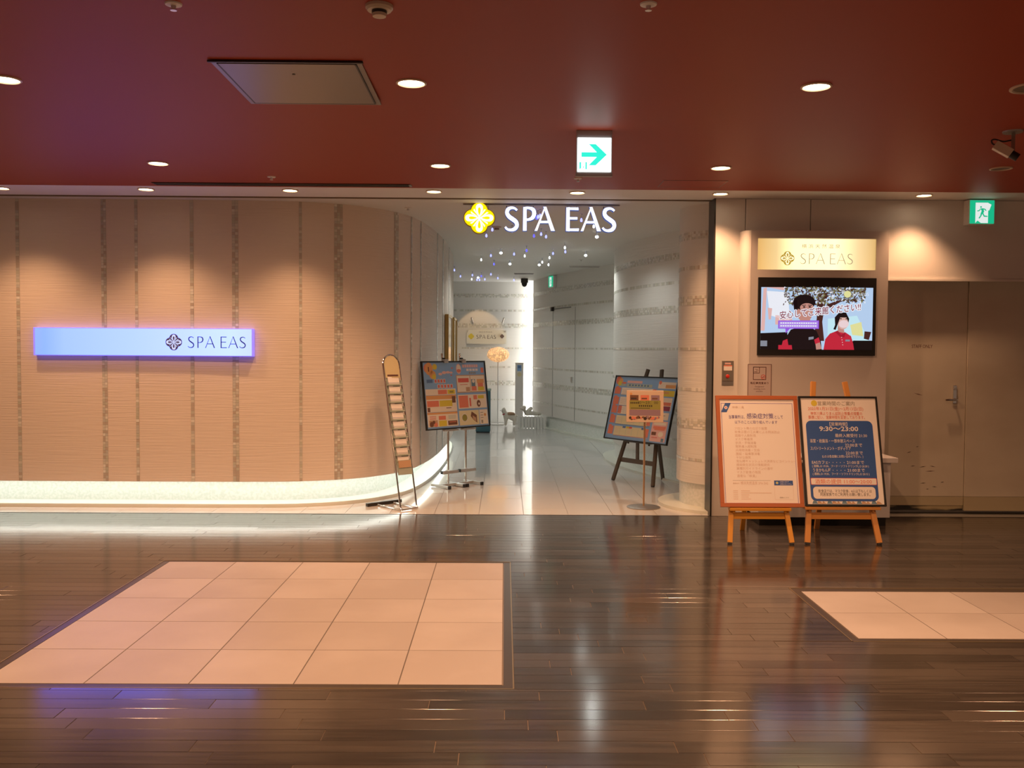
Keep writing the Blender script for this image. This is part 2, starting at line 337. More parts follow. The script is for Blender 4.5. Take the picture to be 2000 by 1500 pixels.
# left curved wall
PL = catmull([(-9,9.1),(-5,9.1),(-3.4,9.1),(-2.4,9.12),(-1.98,9.18),(-1.63,9.32),(-1.34,9.56),(-1.10,9.94),(-.955,10.5),(-.85,11.5),(-.80,13.0),(-.82,14.7),(-.93,15.6),(-1.25,16.6),(-1.9,17.4)])
wl = struct(wall_mb(PL, .26, ZC, 0, -.25).build('wall_left', 'plaster', smooth=True))
PLp = Path(PL)
for a, b in ((4.196,4.231),(5.031,5.081),(5.36,5.39),(5.90,5.935),(6.311,6.372),(6.961,6.989),(7.308,7.396),(8.067,8.142),(8.432,8.472),(8.778,8.826),(9.834,9.91),(10.447,10.54),(11.432,11.5),(2.9,2.95),(3.5,3.53)):
    mosaic(PLp, a, b, .262, ZC-.002, .028, wl, (3,2,3,4,1))
wall_mb(PL, .02, .258, -.27, -.45).build('plinth', 'plinth_tile', wl, smooth=True)
wall_mb(PL, 0, .035, -.01, -.275).build('kerb', 'kerb_stone', wl, smooth=True)
q1, q2 = offset(PL, -.10), offset(PL, -.16); mb = MB()
for i in range(len(PL)-1): mb.quad((q1[i].x,q1[i].y,.255),(q1[i+1].x,q1[i+1].y,.255),(q2[i+1].x,q2[i+1].y,.255),(q2[i].x,q2[i].y,.255))
mb.build('light_strip', 'led_strip', wl)
# far corridor wall, near rounded wall, back wall, round column
BANDS = ((2.70,2.78),(2.40,2.44),(2.05,2.14),(1.595,1.625),(1.185,1.22),(.81,.91),(.485,.515))
def spa_wall(name, pts, plinth=True, kerb=.14, s_from=0, cell=.03):
    P = catmull(pts, 8); o = struct(wall_mb(P, .26 if plinth else 0, ZC, 0, -.2)  .build(name, 'plaster_white', smooth=True)); pp = Path(P)
    for a, b in BANDS: mosaic(pp, s_from, pp.s[-1], a, b, cell, o, (4,2,3,1,4))
    if plinth:
        wall_mb(P, .02, .259, -.03, -.2).build('plinth', 'plinth_tile', o, smooth=True)
        wall_mb(P, 0, .03, kerb, -.03).build('kerb', 'kerb_stone', o, smooth=True)
    return o
spa_wall('wall_corridor', [(.60,19.5),(.74,18.85),(.98,18.0),(1.28,17.05),(1.70,15.9),(2.15,14.9)], kerb=.05)
spa_wall('wall_rounded', [(2.45,14.75),(2.0,14.5),(1.70,14.0),(1.60,13.4),(1.65,12.6),(1.88,11.75),(2.20,11.0),(2.7,10.3)])
spa_wall('wall_back', [(-2.6,19.86),(0.0,19.86),(1.3,19.86)], plinth=False)
CC = (2.30,9.47)
spa_wall('wall_column', [(CC[0]+.5*math.cos(a), CC[1]+.5*math.sin(a)) for a in [R(t) for t in range(120,302,15)]], kerb=.19, cell=.028)
MB().box(.68,.72,19.56,19.80,.05,ZC-.05).build('light_strip', 'led_slot', bpy.data.objects['wall_corridor'])
# ceilings
mb = MB().box(-9,9,-4,8.34,ZC,ZC+.12); ce = struct(mb.build('ceiling', 'ceiling_red'))
MB().box(-9,9,8.34,8.88,ZC+.001,ZC+.12).build('soffit', 'soffit_white', ce)
MB().box(-9,9,8.97,20.2,ZC,ZC+.12).build('spa_ceiling_slab', 'spa_ceiling', ce)
MB().box(-9,9,8.88,8.97,ZC+.03,ZC+.12).build('groove', 'bronze_trim', ce)
MB().box(-9,2.0,8.915,8.93,ZC-.004,ZC+.04).build('shutter_rail', 'bronze_trim', ce)
# closing ends of the corridor so no stray light
struct(MB().box(-9,-8.8,9,20,0,ZC).build('wall_end','plaster'))

# facade on the right
wr = struct(MB().box(2.0,9,8.98,9.2,2.28,ZC).build('wall_right', 'facade_panel'))
for x0, x1 in ((2.29,2.905),(2.911,5.6),(5.606,9)):
    MB().box(x0,x1,8.78,8.98,2.285,ZC-.001).build('panel', 'facade_panel', wr, bevel=.003)
MB().box(2.0,2.284,8.78,9.0,0,ZC-.001).build('panel', 'facade_panel', wr, bevel=.003)
MB().box(3.55,9,8.765,8.80,2.272,2.292).build('edge_trim', 'facade_panel', wr)
MB().box(1.985,2.0,8.765,9.0,0,ZC-.001).build('corner_trim', 'dark_metal', wr)
MB().box(2.25,3.70,8.98,9.2,0,2.28).build('panel', 'facade_panel', wr)
struct(MB().box(3.70,9,9.06,9.2,0,2.3).build('wall_recess','facade_panel'))
# doors
d1 = struct(MB().box(3.70,4.528,8.97,9.05,.175,2.30).build('door_1','door_paint'))
MB().box(3.70,4.528,8.968,9.05,.085,.172).build('kick_plate','door_base', d1)
MB().box(3.70,4.528,8.975,9.05,.035,.083).build('threshold','door_kick', d1)
sh = Sheet(); sh.text('STAFF ONLY', 4.09, 1.633, .047, 'ink_brown', 1, 'C', width=.205, bold=.004)
for x, z, l, t in ((4.02,1.19,.09,-.25),(4.0,.47,.05,.1),(4.09,.46,.07,.15),(4.19,.475,.06,-.2),(4.15,.42,.10,.05),(4.10,.30,.06,.1),(4.22,.27,.05,-.1),(4.05,.66,.03,.2),(3.96,.60,.05,.3),(4.3,.31,.04,.2),(4.16,.245,.03,0)):
    sh.poly([(x,z),(x+l/2,z+t*l/2-.004),(x+l,z+t*l),(x+l/2,z+t*l/2+.004)], 'scuff' if l < .085 else 'ink_brown')
sh.build('lettering', d1, y=8.97)
MB().box(4.40,4.435,8.955,8.972,1.09,1.27).build('handle_plate','chrome', d1, bevel=.004)
MB().tube([(4.418,8.96,1.13),(4.418,8.915,1.13),(4.40,8.905,1.13),(4.30,8.905,1.128)], .011, 10).build('door_handle','chrome', d1, smooth=True)
MB().lathe([(.001,0),(.014,0),(.014,.008),(.001,.008)], 14, M=Matrix.Translation((4.418,8.955,1.235))@Matrix.Rotation(R(90),4,'X')).build('lock','steel', d1, smooth=True)
d2 = struct(MB().box(4.534,5.6,8.955,9.05,.175,2.30).build('door_2','door_paint'))
MB().box(4.534,5.6,8.95,9.05,.035,.172).build('baseboard','door_base', d2)
struct(MB().box(5.606,9,8.955,9.06,.0,2.30).build('wall_panel','door_paint'))

# ------------------------------------------------------------------ floor
fl = struct(MB().box(-9,9,-4,8.795,-.08,-.0035).build('floor','joint_filler'))
MB().box(-9,9,8.795,20.2,-.08,-.003).build('subfloor','white_tile_joint', fl)
MB().box(-9,9,8.79,8.80,-.05,.002).build('edge_strip','dark_metal', fl)
PANELS = ((-2.54,4.26,.055,6.845),(1.925,4.985,6.7,6.125))
_pc = {}
def piece(name, x0, x1, y0, y1, mtl, gap, z=0, tilt=(0,0)):
    w_, d_ = round(x1-x0-gap,3), round(y1-y0-gap,3); k = (name,w_,d_,mtl)
    if k not in _pc:
        me = bpy.data.meshes.new(name); c = .0004; h = .015; a, b_ = w_/2, d_/2
        me.from_pydata([(-a,-b_,-h),(a,-b_,-h),(a,b_,-h),(-a,b_,-h),(-a,-b_,-c),(a,-b_,-c),(a,b_,-c),(-a,b_,-c),(-a+c,-b_+c,0),(a-c,-b_+c,0),(a-c,b_-c,0),(-a+c,b_-c,0)], [],
          [(0,1,5,4),(1,2,6,5),(2,3,7,6),(3,0,4,7),(4,5,9,8),(5,6,10,9),(6,7,11,10),(7,4,8,11),(8,9,10,11)]); me.update()
        me.materials.append(MATS[mtl]); _pc[k] = me
    o = bpy.data.objects.new(name, _pc[k]); COL.objects.link(o); o.parent = fl
    o.location = ((x0+x1)/2,(y0+y1)/2,z); o.rotation_euler = (tilt[0],tilt[1],0)
    return o
def cut(r, c):
    x0,y0,x1,y1 = r; a0,b0,a1,b1 = c
    if a0 >= x1 or a1 <= x0 or b0 >= y1 or b1 <= y0: return [r]
    o = []
    if y0 < b0: o.append((x0,y0,x1,b0))
    if y1 > b1: o.append((x0,b1,x1,y1))
    m0, m1 = max(y0,b0), min(y1,b1)
    if x0 < a0: o.append((x0,m0,a0,m1))
    if x1 > a1: o.append((a1,m0,x1,m1))
    return o
PW, PLN = .1085, .97
planks = []; sft = 0
for r_ in range(0, 64):
    y1 = 8.79-r_*PW; y0 = y1-PW
    if y1 < 2.2: break
    sft += random.choice((.10,.10,.12,.34,.47))
    x = -6.8-PLN+(sft % PLN)
    while x < 6.8:
        rs = [(x,y0,x+PLN,y1)]
        for p in PANELS: rs = [q for t in rs for q in cut(t, p)]
        tl = (random.gauss(0,.0026), random.gauss(0,.0005))
        planks += [(q, tl) for q in rs if q[2]-q[0] > .02 and q[3]-q[1] > .012]; x += PLN
def seen(q): 
    x0,y0,x1,y1 = q; return y1 > 3.30 and x1 > -.60*y1 and x0 < .60*y1
single = sorted([p for p in planks if seen(p[0])], key=lambda p: p[0][1])[:296]
ids = set(map(id, single)); rest = MB()
for p in planks:
    (x0,y0,x1,y1), tl = p
    if id(p) in ids: piece('plank', x0,x1,y0,y1,'dark_wood', .0028, 0, tl)
    else:
        g = .0014; M = Matrix.Translation(((x0+x1)/2,(y0+y1)/2,0)) @ Euler((tl[0],tl[1],0)).to_matrix().to_4x4()
        a, b = (x1-x0)/2-g, (y1-y0)/2-g; rest.box(-a,a,-b,b,-.015,0,0,M)
rest.build('planks', 'dark_wood', fl, kind='stuff')
MB().box(-9,9,-4,2.2,-.0034,-.0004).build('wood_field','dark_wood', fl)
for (x0,y0,x1,y1), (cx0,cy0,nx,ny) in zip(PANELS, ((-2.485,4.315,5,5),(1.98,5.04,9,2))):
    px1, py1 = cx0+nx*.497, cy0+ny*.497
    MB().box(cx0,px1,cy0,py1,-.0034,-.001).build('panel_bed','panel_joint', fl)
    for i in range(nx):
        for j in range(ny): piece('tile', cx0+i*.497, cx0+(i+1)*.497, cy0+j*.497, cy0+(j+1)*.497, 'stone_tile', .006, .0005)
    for a in ((x0,x1,y0,cy0),(x0,x1,py1,y1),(x0,cx0,cy0,py1),(px1,x1,cy0,py1)): MB().box(a[0]+.004,a[1]-.004,a[2],a[3],-.015,-.0015).build('border_strip','panel_trim', fl)
    for a in ((x0,x1,y0,y0+.006),(x0,x1,y1-.006,y1),(x0,x0+.006,y0,y1),(x1-.006,x1,y0,y1)): MB().box(a[0],a[1],a[2],a[3],-.015,.0012).build('metal_edge','brass_edge', fl)
cnt = 0
for i in range(-15, 8):                                        # glossy white tiles of the entrance
    xa = -.238+i*.432; xb = xa+.432; y = 8.80+(0, .32, .64)[i % 3]-.96
    while y < 19.8:
        ya, yb = max(y,8.802), min(y+.96,19.8); y += .96
        if yb-ya < .05: continue
        if xa < -.9 and yb > 9.7 and not (xb > -1.3 and yb < 11): 
            if xb < -1.3: yb = min(yb, 9.7)
            if yb <= ya+.05 or xb < -.9 and ya > 10.5: continue
        if xa > 2.4: continue
        piece('tile', xa, xb, ya, yb, 'white_floor_tile', .005, 0, (random.gauss(0,.0005), random.gauss(0,.0004))); cnt += 1

# ------------------------------------------------------------------ lamps in the ceilings
def spot(parent, loc, power, color, size, blend, aim=None, soft=.05):
    l = bpy.data.lights.new('lamp','SPOT'); l.energy = power; l.color = color; l.spot_size = R(size); l.spot_blend = blend; l.shadow_soft_size = soft
    o = bpy.data.objects.new('lamp', l); COL.objects.link(o); o.parent = parent; o.location = loc
    if aim: o.rotation_euler = Vector(aim).to_track_quat('-Z','Y').to_euler()
    return o
def downlight(loc, label, group, power=0, r=.083, size=165, blend=1.0, lit=True):
    t = thing('downlight', label, 'downlight', loc, (0,0,0), group)
    MB().lathe([(r,0),(r,-.006),(r*.88,-.009),(r*.84,-.002),(r*.8,.03)], 28).build('rim', 'rim', t, smooth=True)
    MB().lathe([(.001,-.001),(r*.84,-.001),(r*.84,.002),(.001,.002)], 28).build('lens', 'lamp_glow' if lit else 'off_lens', t)
    if lit: spot(t, (0,0,-.03), power, WARM, size, blend)
    return t
ordn = ['leftmost','second','third','fourth','fifth','sixth','rightmost']
for i, x in enumerate((-4.611,-3.292,-1.974,-.657,.66,1.979,3.86)):
    downlight((x, 8.50, ZC), 'lit downlight in the white strip along the shop front, %s' % ('leftmost, cut by the frame' if i == 0 else 'rightmost, by the green running-man sign' if i == 6 else ordn[i]+' from the left'), 'downlights along the shop front', W_WALL, .075, 104, .85)
for i, x in enumerate((-2.73,-.515,1.70)):
    downlight((x, 7.3, ZC), 'lit downlight in the red ceiling, middle row, %s' % ('left one','centre one','right one')[i], 'downlights in the red ceiling', W_FLOOR*(1,1,1.5)[i], .083)
for i, x in enumerate((-2.71,-.515,1.69)):
    downlight((x, 5.05, ZC), 'large lit downlight in the red ceiling, row nearest the viewer, %s' % ('cut by the left edge','right of the ceiling hatch','right one with a glare')[i], 'downlights in the red ceiling', W_FLOOR*(1,1,2.3)[i], .083)
for i, x in enumerate((-4.9,-2.71,-.515,1.69,3.9)):
    for y in (2.8, .5): 
        spot(None, (x,y,ZC-.03), W_FLOOR*(2.6 if i > 2 and y > 1 else 1.2), WARM, 165, 1.0).name = 'mall_lamp'
spot(None, (-4.93,7.3,ZC-.03), W_FLOOR, WARM, 165, 1.0).name = 'mall_lamp'
spot(None, (-4.93,5.05,ZC-.03), W_FLOOR, WARM, 165, 1.0).name = 'mall_lamp'
downlight((3.89, 7.24, ZC), 'unlit downlight in the red ceiling just below the white camera', 'unlit ceiling fittings', lit=False)
downlight((2.87, 5.03, ZC), 'larger unlit round fitting in the red ceiling, cut by the right edge', 'unlit ceiling fittings', r=.12, lit=False)

# ceiling hatch
t = thing('ceiling_hatch', 'square brushed metal access hatch in the red ceiling', 'hatch', (-1.11,5.065,ZC-.0065), (R(-.95),0,0))
MB().box(-.38,.38,-.38,.38,-.006,-.001).build('frame','hatch_paint', t)
MB().box(-.35,.35,-.36,.345,-.012,-.003).build('hatch_door','hatch_paint', t, bevel=.002)
for a in ((-.352,-.344,-.36,.345),(.344,.352,-.36,.345),(-.352,.352,.340,.347),(-.39,.39,-.392,-.375)): MB().box(a[0],a[1],a[2],a[3],-.0126,-.004).build('gap','black', t)
MB().lathe([(.001,0),(.008,0),(.008,-.003),(.001,-.003)], 10, (0,-.20,-.012)).build('latch','dark_metal', t)
# faint flush panel at right
t = thing('access_hatch', 'flush red access panel outlined in the red ceiling right of the arrow sign', 'hatch', (1.62,8.02,ZC))
MB().box(-.27,.27,-.16,.16,-.002,-.0005).build('panel','ceiling_red', t)
for a in ((-.275,.275,-.163,-.158),(-.275,.275,.158,.163),(-.275,-.27,-.163,.163),(.27,.275,-.163,.163)): MB().box(*a,-.0024,-.0004).build('joint','panel_trim', t)
# air slot
t = thing('air_slot', 'long black linear air slot in the red ceiling above the left wall', 'air vent', (-1.97,8.20,ZC))
MB().box(-1.14,1.13,-.055,.055,-.004,-.0005).build('slot','black', t)
for y in (-.05,0,.05): MB().box(-1.13,1.12,y-.006,y+.006,-.007,-.0035).build('blade','dark_metal', t)
MB().box(1.115,1.14,-.055,.055,-.007,-.001).build('end_cap','alum', t)
# smoke detector and sprinklers
t = thing('smoke_detector', 'cream round smoke detector with dark vents at the top edge of the red ceiling', 'smoke detector', (-.536,3.93,ZC))
MB().lathe([(.001,0),(.058,0),(.058,-.012),(.05,-.022),(.001,-.022)], 24).build('base','cream_plastic', t, smooth=True)
MB().lathe([(.032,-.022),(.032,-.034),(.001,-.034)], 24).build('vent_ring','black_plastic', t, smooth=True)
MB().lathe([(.001,-.03),(.03,-.034),(.028,-.046),(.001,-.05)], 24).build('cap','cream_plastic', t, smooth=True)
def sprinkler(loc, label, group='sprinkler heads', s=1):
    t = thing('sprinkler', label, 'sprinkler', loc, (0,0,0), group)
    MB().lathe([(.001,0),(.036*s,0),(.034*s,-.006),(.018*s,-.009),(.001,-.009)], 18).build('escutcheon','white_paint', t, smooth=True)
    MB().lathe([(.011*s,-.008),(.009*s,-.024),(.014*s,-.026),(.014*s,-.029),(.001,-.029)], 14).build('head','steel', t, smooth=True)
sprinkler((.591,3.88,ZC), 'small white sprinkler head at the top edge, right of the smoke detector')
sprinkler((-1.40,3.93,ZC), 'small white sprinkler head cut by the top edge, left of the smoke detector')
sprinkler((-1.979,7.84,ZC), 'small white sprinkler head in the red ceiling above the left wall')
sprinkler((.611,7.8,ZC), 'small white sprinkler head in the red ceiling just below the arrow sign')
sprinkler((-1.0,9.5,ZC), 'small sprinkler head in the spa ceiling near the curved wall top')
sprinkler((1.22,14.8,ZC), 'small sprinkler head in the spa ceiling near the rounded white wall')

# ------------------------------------------------------------------ illuminated signs
t = thing('arrow_exit_sign', 'square white lit ceiling sign with green arrow pointing right', 'exit sign', (.583,6.10,0))
MB().box(-.118,.118,0,.03,2.742,ZC).build('housing','housing_grey', t, bevel=.003)
MB().box(-.121,.121,-.004,.034,2.740,2.762).build('lower_rail','housing_grey', t)
MB().box(-.111,.111,-.010,.001,2.768,2.990).build('face','exit_white', t, bevel=.003)
sh = Sheet(); X0, Z0 = -.111, 2.768; W_ = .222
P = lambda *a: [(X0+x*W_, Z0+(1-y)*W_) for x, y in a]
sh.poly(P((.115,.43),(.57,.43),(.57,.57),(.115,.57)),'exit_cyan'); sh.poly(P((.33,.19),(.54,.19),(.87,.5),(.57,.5),(.57,.43)),'exit_cyan'); sh.poly(P((.57,.5),(.87,.5),(.54,.815),(.33,.815),(.57,.57)),'exit_cyan')
sh.poly(P((.06,.72),(.28,.72),(.28,.73),(.06,.73)),'exit_green'); sh.poly(P((.06,.73),(.11,.73),(.11,.90),(.06,.94)),'exit_cyan'); sh.poly(P((.235,.73),(.28,.73),(.28,.935),(.235,.935)),'exit_cyan')
def runner(sh, m, ox, oz, k, l=1):                             # running figure, unit square, y down
    Q = lambda *a: [(ox+x*k, oz+(1-y)*k) for x, y in a]
    sh.disc(ox+.43*k, oz+.80*k, .05*k, m, l)
    sh.poly(Q((.40,.28),(.55,.27),(.62,.44),(.55,.60),(.42,.57),(.47,.42)), m, l)
    sh.poly(Q((.40,.28),(.42,.33),(.34,.44),(.22,.45),(.22,.40),(.32,.38)), m, l)
    sh.poly(Q((.55,.27),(.68,.30),(.75,.40),(.71,.43),(.64,.35),(.55,.34)), m, l)
    sh.poly(Q((.42,.54),(.52,.58),(.46,.72),(.36,.86),(.30,.83),(.40,.68)), m, l)
    sh.poly(Q((.50,.55),(.58,.55),(.64,.68),(.82,.70),(.82,.76),(.60,.75)), m, l)
runner(sh, 'exit_cyan', X0+.10*W_, Z0+.05*W_, .15*W_)
sh.build('pictogram', t, y=-.010)
t = thing('exit_sign', 'square green and white lit running-man exit sign on the wall above the staff door', 'exit sign', (4.493,8.68,0))
MB().box(-.125,.12,0,.10,2.800,3.032).build('housing','white_paint', t, bevel=.004)
MB().box(-.114,.114,-.008,.001,2.808,3.025).build('face','exit_green', t, bevel=.002)
sh = Sheet(); sh.rect(-.065,2.812,.055,3.003,'exit_pale',1); runner(sh,'exit_green',-.085,2.83,.165,2)
sh.poly([(-.02,2.812),(.03,2.845),(.055,2.812)],'exit_pale',2); sh.poly([(-.065,2.812),(-.01,2.812),(-.045,2.835)],'exit_green',2); sh.poly([(.055,3.0),(.085,2.985),(.065,2.93),(.055,2.93)],'exit_pale',1)
sh.build('pictogram', t, y=-.008)
t = thing('exit_sign', 'small green lit exit sign on the corridor wall deep inside the entrance', 'exit sign', (.965,18.02,0), (0,0,R(-72)))
MB().box(-.12,.12,-.07,0,2.80,3.03).build('housing','white_paint', t, bevel=.004)
MB().box(-.11,.11,-.078,-.069,2.81,3.02).build('face','exit_green', t)
sh = Sheet(); sh.rect(-.055,2.82,.05,3.0,'exit_pale',1); runner(sh,'exit_green',-.085,2.83,.165,2); sh.build('pictogram', t, y=-.078)

# blue-lit long sign on the left wall
t = thing('wall_sign', 'long blue-white backlit sign with navy lettering on the curved wall', 'illuminated sign', (-3.543,9.04,1.643))
MB().box(-1.07,1.07,.0,.075,-.137,.137).build('housing','strip_side', t, bevel=.002)
MB().box(-1.052,1.062,-.004,.004,-.130,.130).build('face','strip_face', t)
sh = Sheet(); sh.letters(.437,-.055,.112,XS_THIN,.09,'ink_navy',2); sh.emblem(.302,.0,.081,'ink_violet','strip_petal','ink_violet',1)
sh.build('lettering', t, y=-.0045)
# hanging channel letters
t = thing('hanging_sign', 'glowing white letters and yellow flower emblem hung at the spa entrance', 'illuminated sign', (0,9.2,0))
MB().box(-.42,1.14,-.0,.03,3.028,3.036).build('rail','housing_grey', t)
CAP, ZB, X0 = .2325, 2.772, -.008
for ch, gx in zip('SPAEAS', XS_HANG):
    f_ = MB(); s_ = MB()
    for P in glyph(ch, .155):
        Q = [(X0+(gx+x)*CAP, ZB+z*CAP) for x, z in P]; a = sum(Q[i][0]*Q[(i+1)%4][1]-Q[(i+1)%4][0]*Q[i][1] for i in range(4))
        if a < 0: Q = Q[::-1]
        f_.prism(Q, -.032, -.026); cx = sum(q[0] for q in Q)/4; cz = sum(q[1] for q in Q)/4
        s_.prism([(x+(.004 if x > cx else -.004), z+(.004 if z > cz else -.004)) for x, z in Q], -.028, .03)
    o = s_.build('letter','hang_side', t, label='blue-sided glowing letter %s' % ch); f_.build('letter_face','hang_white', o)
    xa, xb = X0+gx*CAP+.02, X0+(gx+(.86 if ch == 'A' else .53))*CAP-.02
    for xr in ((xa+xb)/2,) if ch == 'A' else (xa, xb): MB().tube([(xr,.01,2.98),(xr,.01,3.02)], .0045, 6).build('hanger','dark_metal', t)
em = MB().prism([(-.258+x,2.895+z) for x, z in quatre(.158)], -.028, .03).build('emblem','hang_side_gold', t)
sh = Sheet(); sh.EPS = .001; sh.emblem(-.258,2.895,.150,'hang_yellow','hang_white','hang_yellow',1); sh.build('emblem_face', em, y=-.0285)
for xr in (-.34,-.17): MB().tube([(xr,.01,2.96),(xr,.01,3.02)], .003, 6).build('hanger','steel', t)

# ------------------------------------------------------------------ sign kiosk with television
t = thing('sign_kiosk', 'tall beige kiosk with warm backlit sign beside the staff door', 'kiosk', (2.93,8.62,0))
k = MB(); xs0, xs1 = -.625, .665; sz0, sz1 = 2.360, 2.646; sx0, sx1 = -.560, .545
for a in ((xs0,xs1,0,.36,.63,sz0-.004),(xs0,xs1,0,.36,sz1+.004,2.722),(xs0,sx0-.004,0,.36,sz0-.004,sz1+.004),(sx1+.004,xs1,0,.36,sz0-.004,sz1+.004),(xs0,xs1,.06,.36,sz0-.004,sz1+.004),(xs0,xs1,0,.36,.12,.63)): k.box(*a)
k.build('cabinet','kiosk_panel', t)
cs = [(xs0-.002,0)]+[(xs0-.002-.07*math.sin(R(a)), .16*(1-math.cos(R(a)))) for a in range(10,91,10)]+[(xs0-.072,.36),(xs0-.002,.36)]
mb = MB(); n = len(cs); mb.add([(x,y,z) for z in (.0,2.722) for x,y in cs], [tuple(range(n)),tuple(range(2*n-1,n-1,-1))]+[(i,(i+1)%n,(i+1)%n+n,i+n) for i in range(n)]); mb.build('curved_side','facade_panel', t, smooth=True)
MB().box(sx0,sx1,.008,.03,sz0,sz1).build('sign_face','warm_sign', t)
sh = Sheet(); sh.letters(-.165,2.412,.098,XS_THIN,.07,'sign_grey',2); sh.emblem(-.283,2.464,.066,'sign_gold','sign_cream','sign_gold',1)
sh.text('横 浜 天 然 温 泉', .03, 2.562, .042, 'sign_grey', 2, 'C', width=.36); sh.build('lettering', t, y=.008)
# television
t = thing('television', 'black wall television showing two people and red slogan, set in the kiosk', 'television', (2.925,8.60,1.555))
MB().box(-.555,.555,.0,.018,0,.728).build('bezel','black', t, bevel=.003)
MB().box(-.527,.522,-.001,.001,.055,.636).build('screen','tv_black', t)
sh = Sheet(); sh.EPS = .0003
U = lambda x, y: (-.527+x*1.05, .636-y*.581)
def tp(pts, m, l): sh.poly([U(x,y) for x,y in pts], m, l)
def te(x, y, rx, ry, m, l): sh.disc(*U(x,y), rx*1.05, m, l, ry*.581)
tp([(0,0),(1,0),(1,.85),(.83,.85),(.83,1),(0,1)],'tv_sky',1); tp([(.0,.0),(.22,.0),(.2,.05),(.05,.0)],'tv_pink',2); tp([(.02,.02),(.05,0),(.035,.7),(.0,.7)],'tv_pink',2)
tp([(.05,.06),(.24,.08),(.26,.55),(.08,.45)],'tv_white',2); tp([(.06,.33),(.1,.34),(.09,.52),(.07,.52)],'tv_pink',3); tp([(.13,.45),(.28,.45),(.28,.6),(.13,.6)],'tv_pink',2)
tp([(.6,.5),(.86,.45),(.97,.85),(.6,.85)],'tv_cyan',2); tp([(.0,.74),(.24,.72),(.24,1),(.0,1)],'tv_floor',2); tp([(.0,.86),(.06,.86),(.06,.95),(.0,.95)],'tv_grey',3); tp([(.81,.86),(1,.86),(1,1),(.81,1)],'tv_floor',2); tp([(.93,.7),(.99,.71),(.97,.84),(.925,.82)],'tv_bark',4)
tp([(.80,.60),(.90,.55),(.92,.78),(.82,.76)],'tv_yel',3)
tp([(.50,.10),(.60,.08),(.57,.30),(.55,.55),(.57,.86),(.47,.86),(.50,.5)],'tv_bark',3); tp([(.58,.28),(.72,.18),(.90,.20),(.72,.22),(.6,.34)],'tv_bark',3)
rng = random.Random(3)
for i in range(620):
    x = rng.uniform(.2,.93); y = rng.random()**1.3*(.28 if x < .6 else .22)+(.0 if x < .75 else .02); a = rng.uniform(0,6.3); r_ = rng.uniform(.009,.022)
    tp([(x+r_*math.cos(a)*k1-r_*.4*math.sin(a)*k2, y+1.8*(r_*math.sin(a)*k1+r_*.4*math.cos(a)*k2)) for k1,k2 in ((-1,0),(0,-1),(1,0),(0,1))], rng.choice(('tv_leaf','tv_leaf','tv_leaf','tv_leaf2','tv_bark','tv_bark','tv_grey','tv_white')), 4)
# seated person in black (face behind the slogan)
tp([(.24,.98),(.235,.78),(.27,.68),(.36,.63),(.44,.63),(.5,.7),(.54,.86),(.55,1),(.26,1)],'tv_dark',5); tp([(.35,.5),(.44,.5),(.45,.66),(.35,.66)],'tv_skin',5); te(.392,.39,.072,.165,'tv_skin',6)
te(.385,.24,.10,.125,'tv_dark',7); tp([(.285,.22),(.32,.2),(.33,.36),(.295,.36)],'tv_dark',7); te(.41,.325,.062,.072,'tv_skin',8); te(.385,.315,.011,.012,'tv_dark',9); te(.435,.312,.011,.012,'tv_dark',9); tp([(.365,.285),(.40,.28),(.40,.29),(.365,.296)],'tv_dark',9); tp([(.42,.28),(.455,.283),(.455,.294),(.42,.29)],'tv_dark',9); tp([(.49,.88),(.53,.87),(.55,.99),(.5,1)],'tv_skin',7); tp([(.48,.84),(.52,.80),(.535,.88),(.49,.91)],'tv_red',8); tp([(.43,.80),(.475,.79),(.475,.83),(.43,.845)],'tv_grey',8)
# person in red with mask
tp([(.565,1),(.58,.83),(.62,.74),(.69,.69),(.76,.72),(.81,.78),(.83,.9),(.84,1)],'tv_red',5); tp([(.69,.6),(.74,.62),(.75,.73),(.69,.71)],'tv_skin',6); te(.735,.55,.052,.12,'tv_skin2',7); tp([(.665,.60),(.66,.48),(.70,.40),(.76,.40),(.79,.5),(.785,.56),(.765,.48),(.71,.48),(.69,.58),(.67,.68),(.65,.67)],'tv_dark',8)
te(.742,.585,.045,.062,'tv_mask',9); tp([(.665,.71),(.69,.69),(.72,.76),(.76,.72),(.75,.80),(.71,.79)],'tv_red2',7); tp([(.76,.835),(.8,.835),(.8,.865),(.76,.865)],'tv_grey',7); te(.715,.5,.009,.008,'tv_dark',9); te(.765,.5,.009,.008,'tv_dark',9)
for q in range(4): te(.725+.004*q,.80+.04*q,.004,.006,'tv_mask',8)
tp([(.16,.93),(.28,.93),(.285,1),(.16,1)],'tv_red',6); tp([(.20,.86),(.24,.83),(.25,.93),(.19,.94)],'tv_red',6)
# speech strip and slogan
tp([(.155,.535),(.52,.53),(.52,.665),(.155,.665)],'tv_purple',10); tp([(.165,.55),(.51,.545),(.51,.65),(.165,.65)],'tv_lilac',11); tp([(.22,.665),(.26,.665),(.225,.74)],'tv_purple',10)
for q in range(2):
    for i in range(16): tp([(.175+i*.0205,.565+q*.045),(.19+i*.0205,.565+q*.045),(.19+i*.0205,.585+q*.045),(.175+i*.0205,.585+q*.045)],'tv_white',12)
xz = U(.165,.505); 
for q in range(10):
    sh.text('安心してご来館ください!!', xz[0]+.003+.0075*math.cos(q*PI/5), xz[1]+.0075*math.sin(q*PI/5), .080, 'tv_white', 13+q*.05, width=.758, bold=.008, rot=.115)
sh.text('安心してご来館ください!!', xz[0]+.003, xz[1], .080, 'tv_text', 15, width=.758, bold=.008, rot=.115)
te(.77,.105,.032,.055,'tv_yel',13); xz = U(.815,.13); sh.letters(xz[0],xz[1],.030,XS_THIN,.11,'tv_white',13)
sh.build('picture', t, y=-.001)
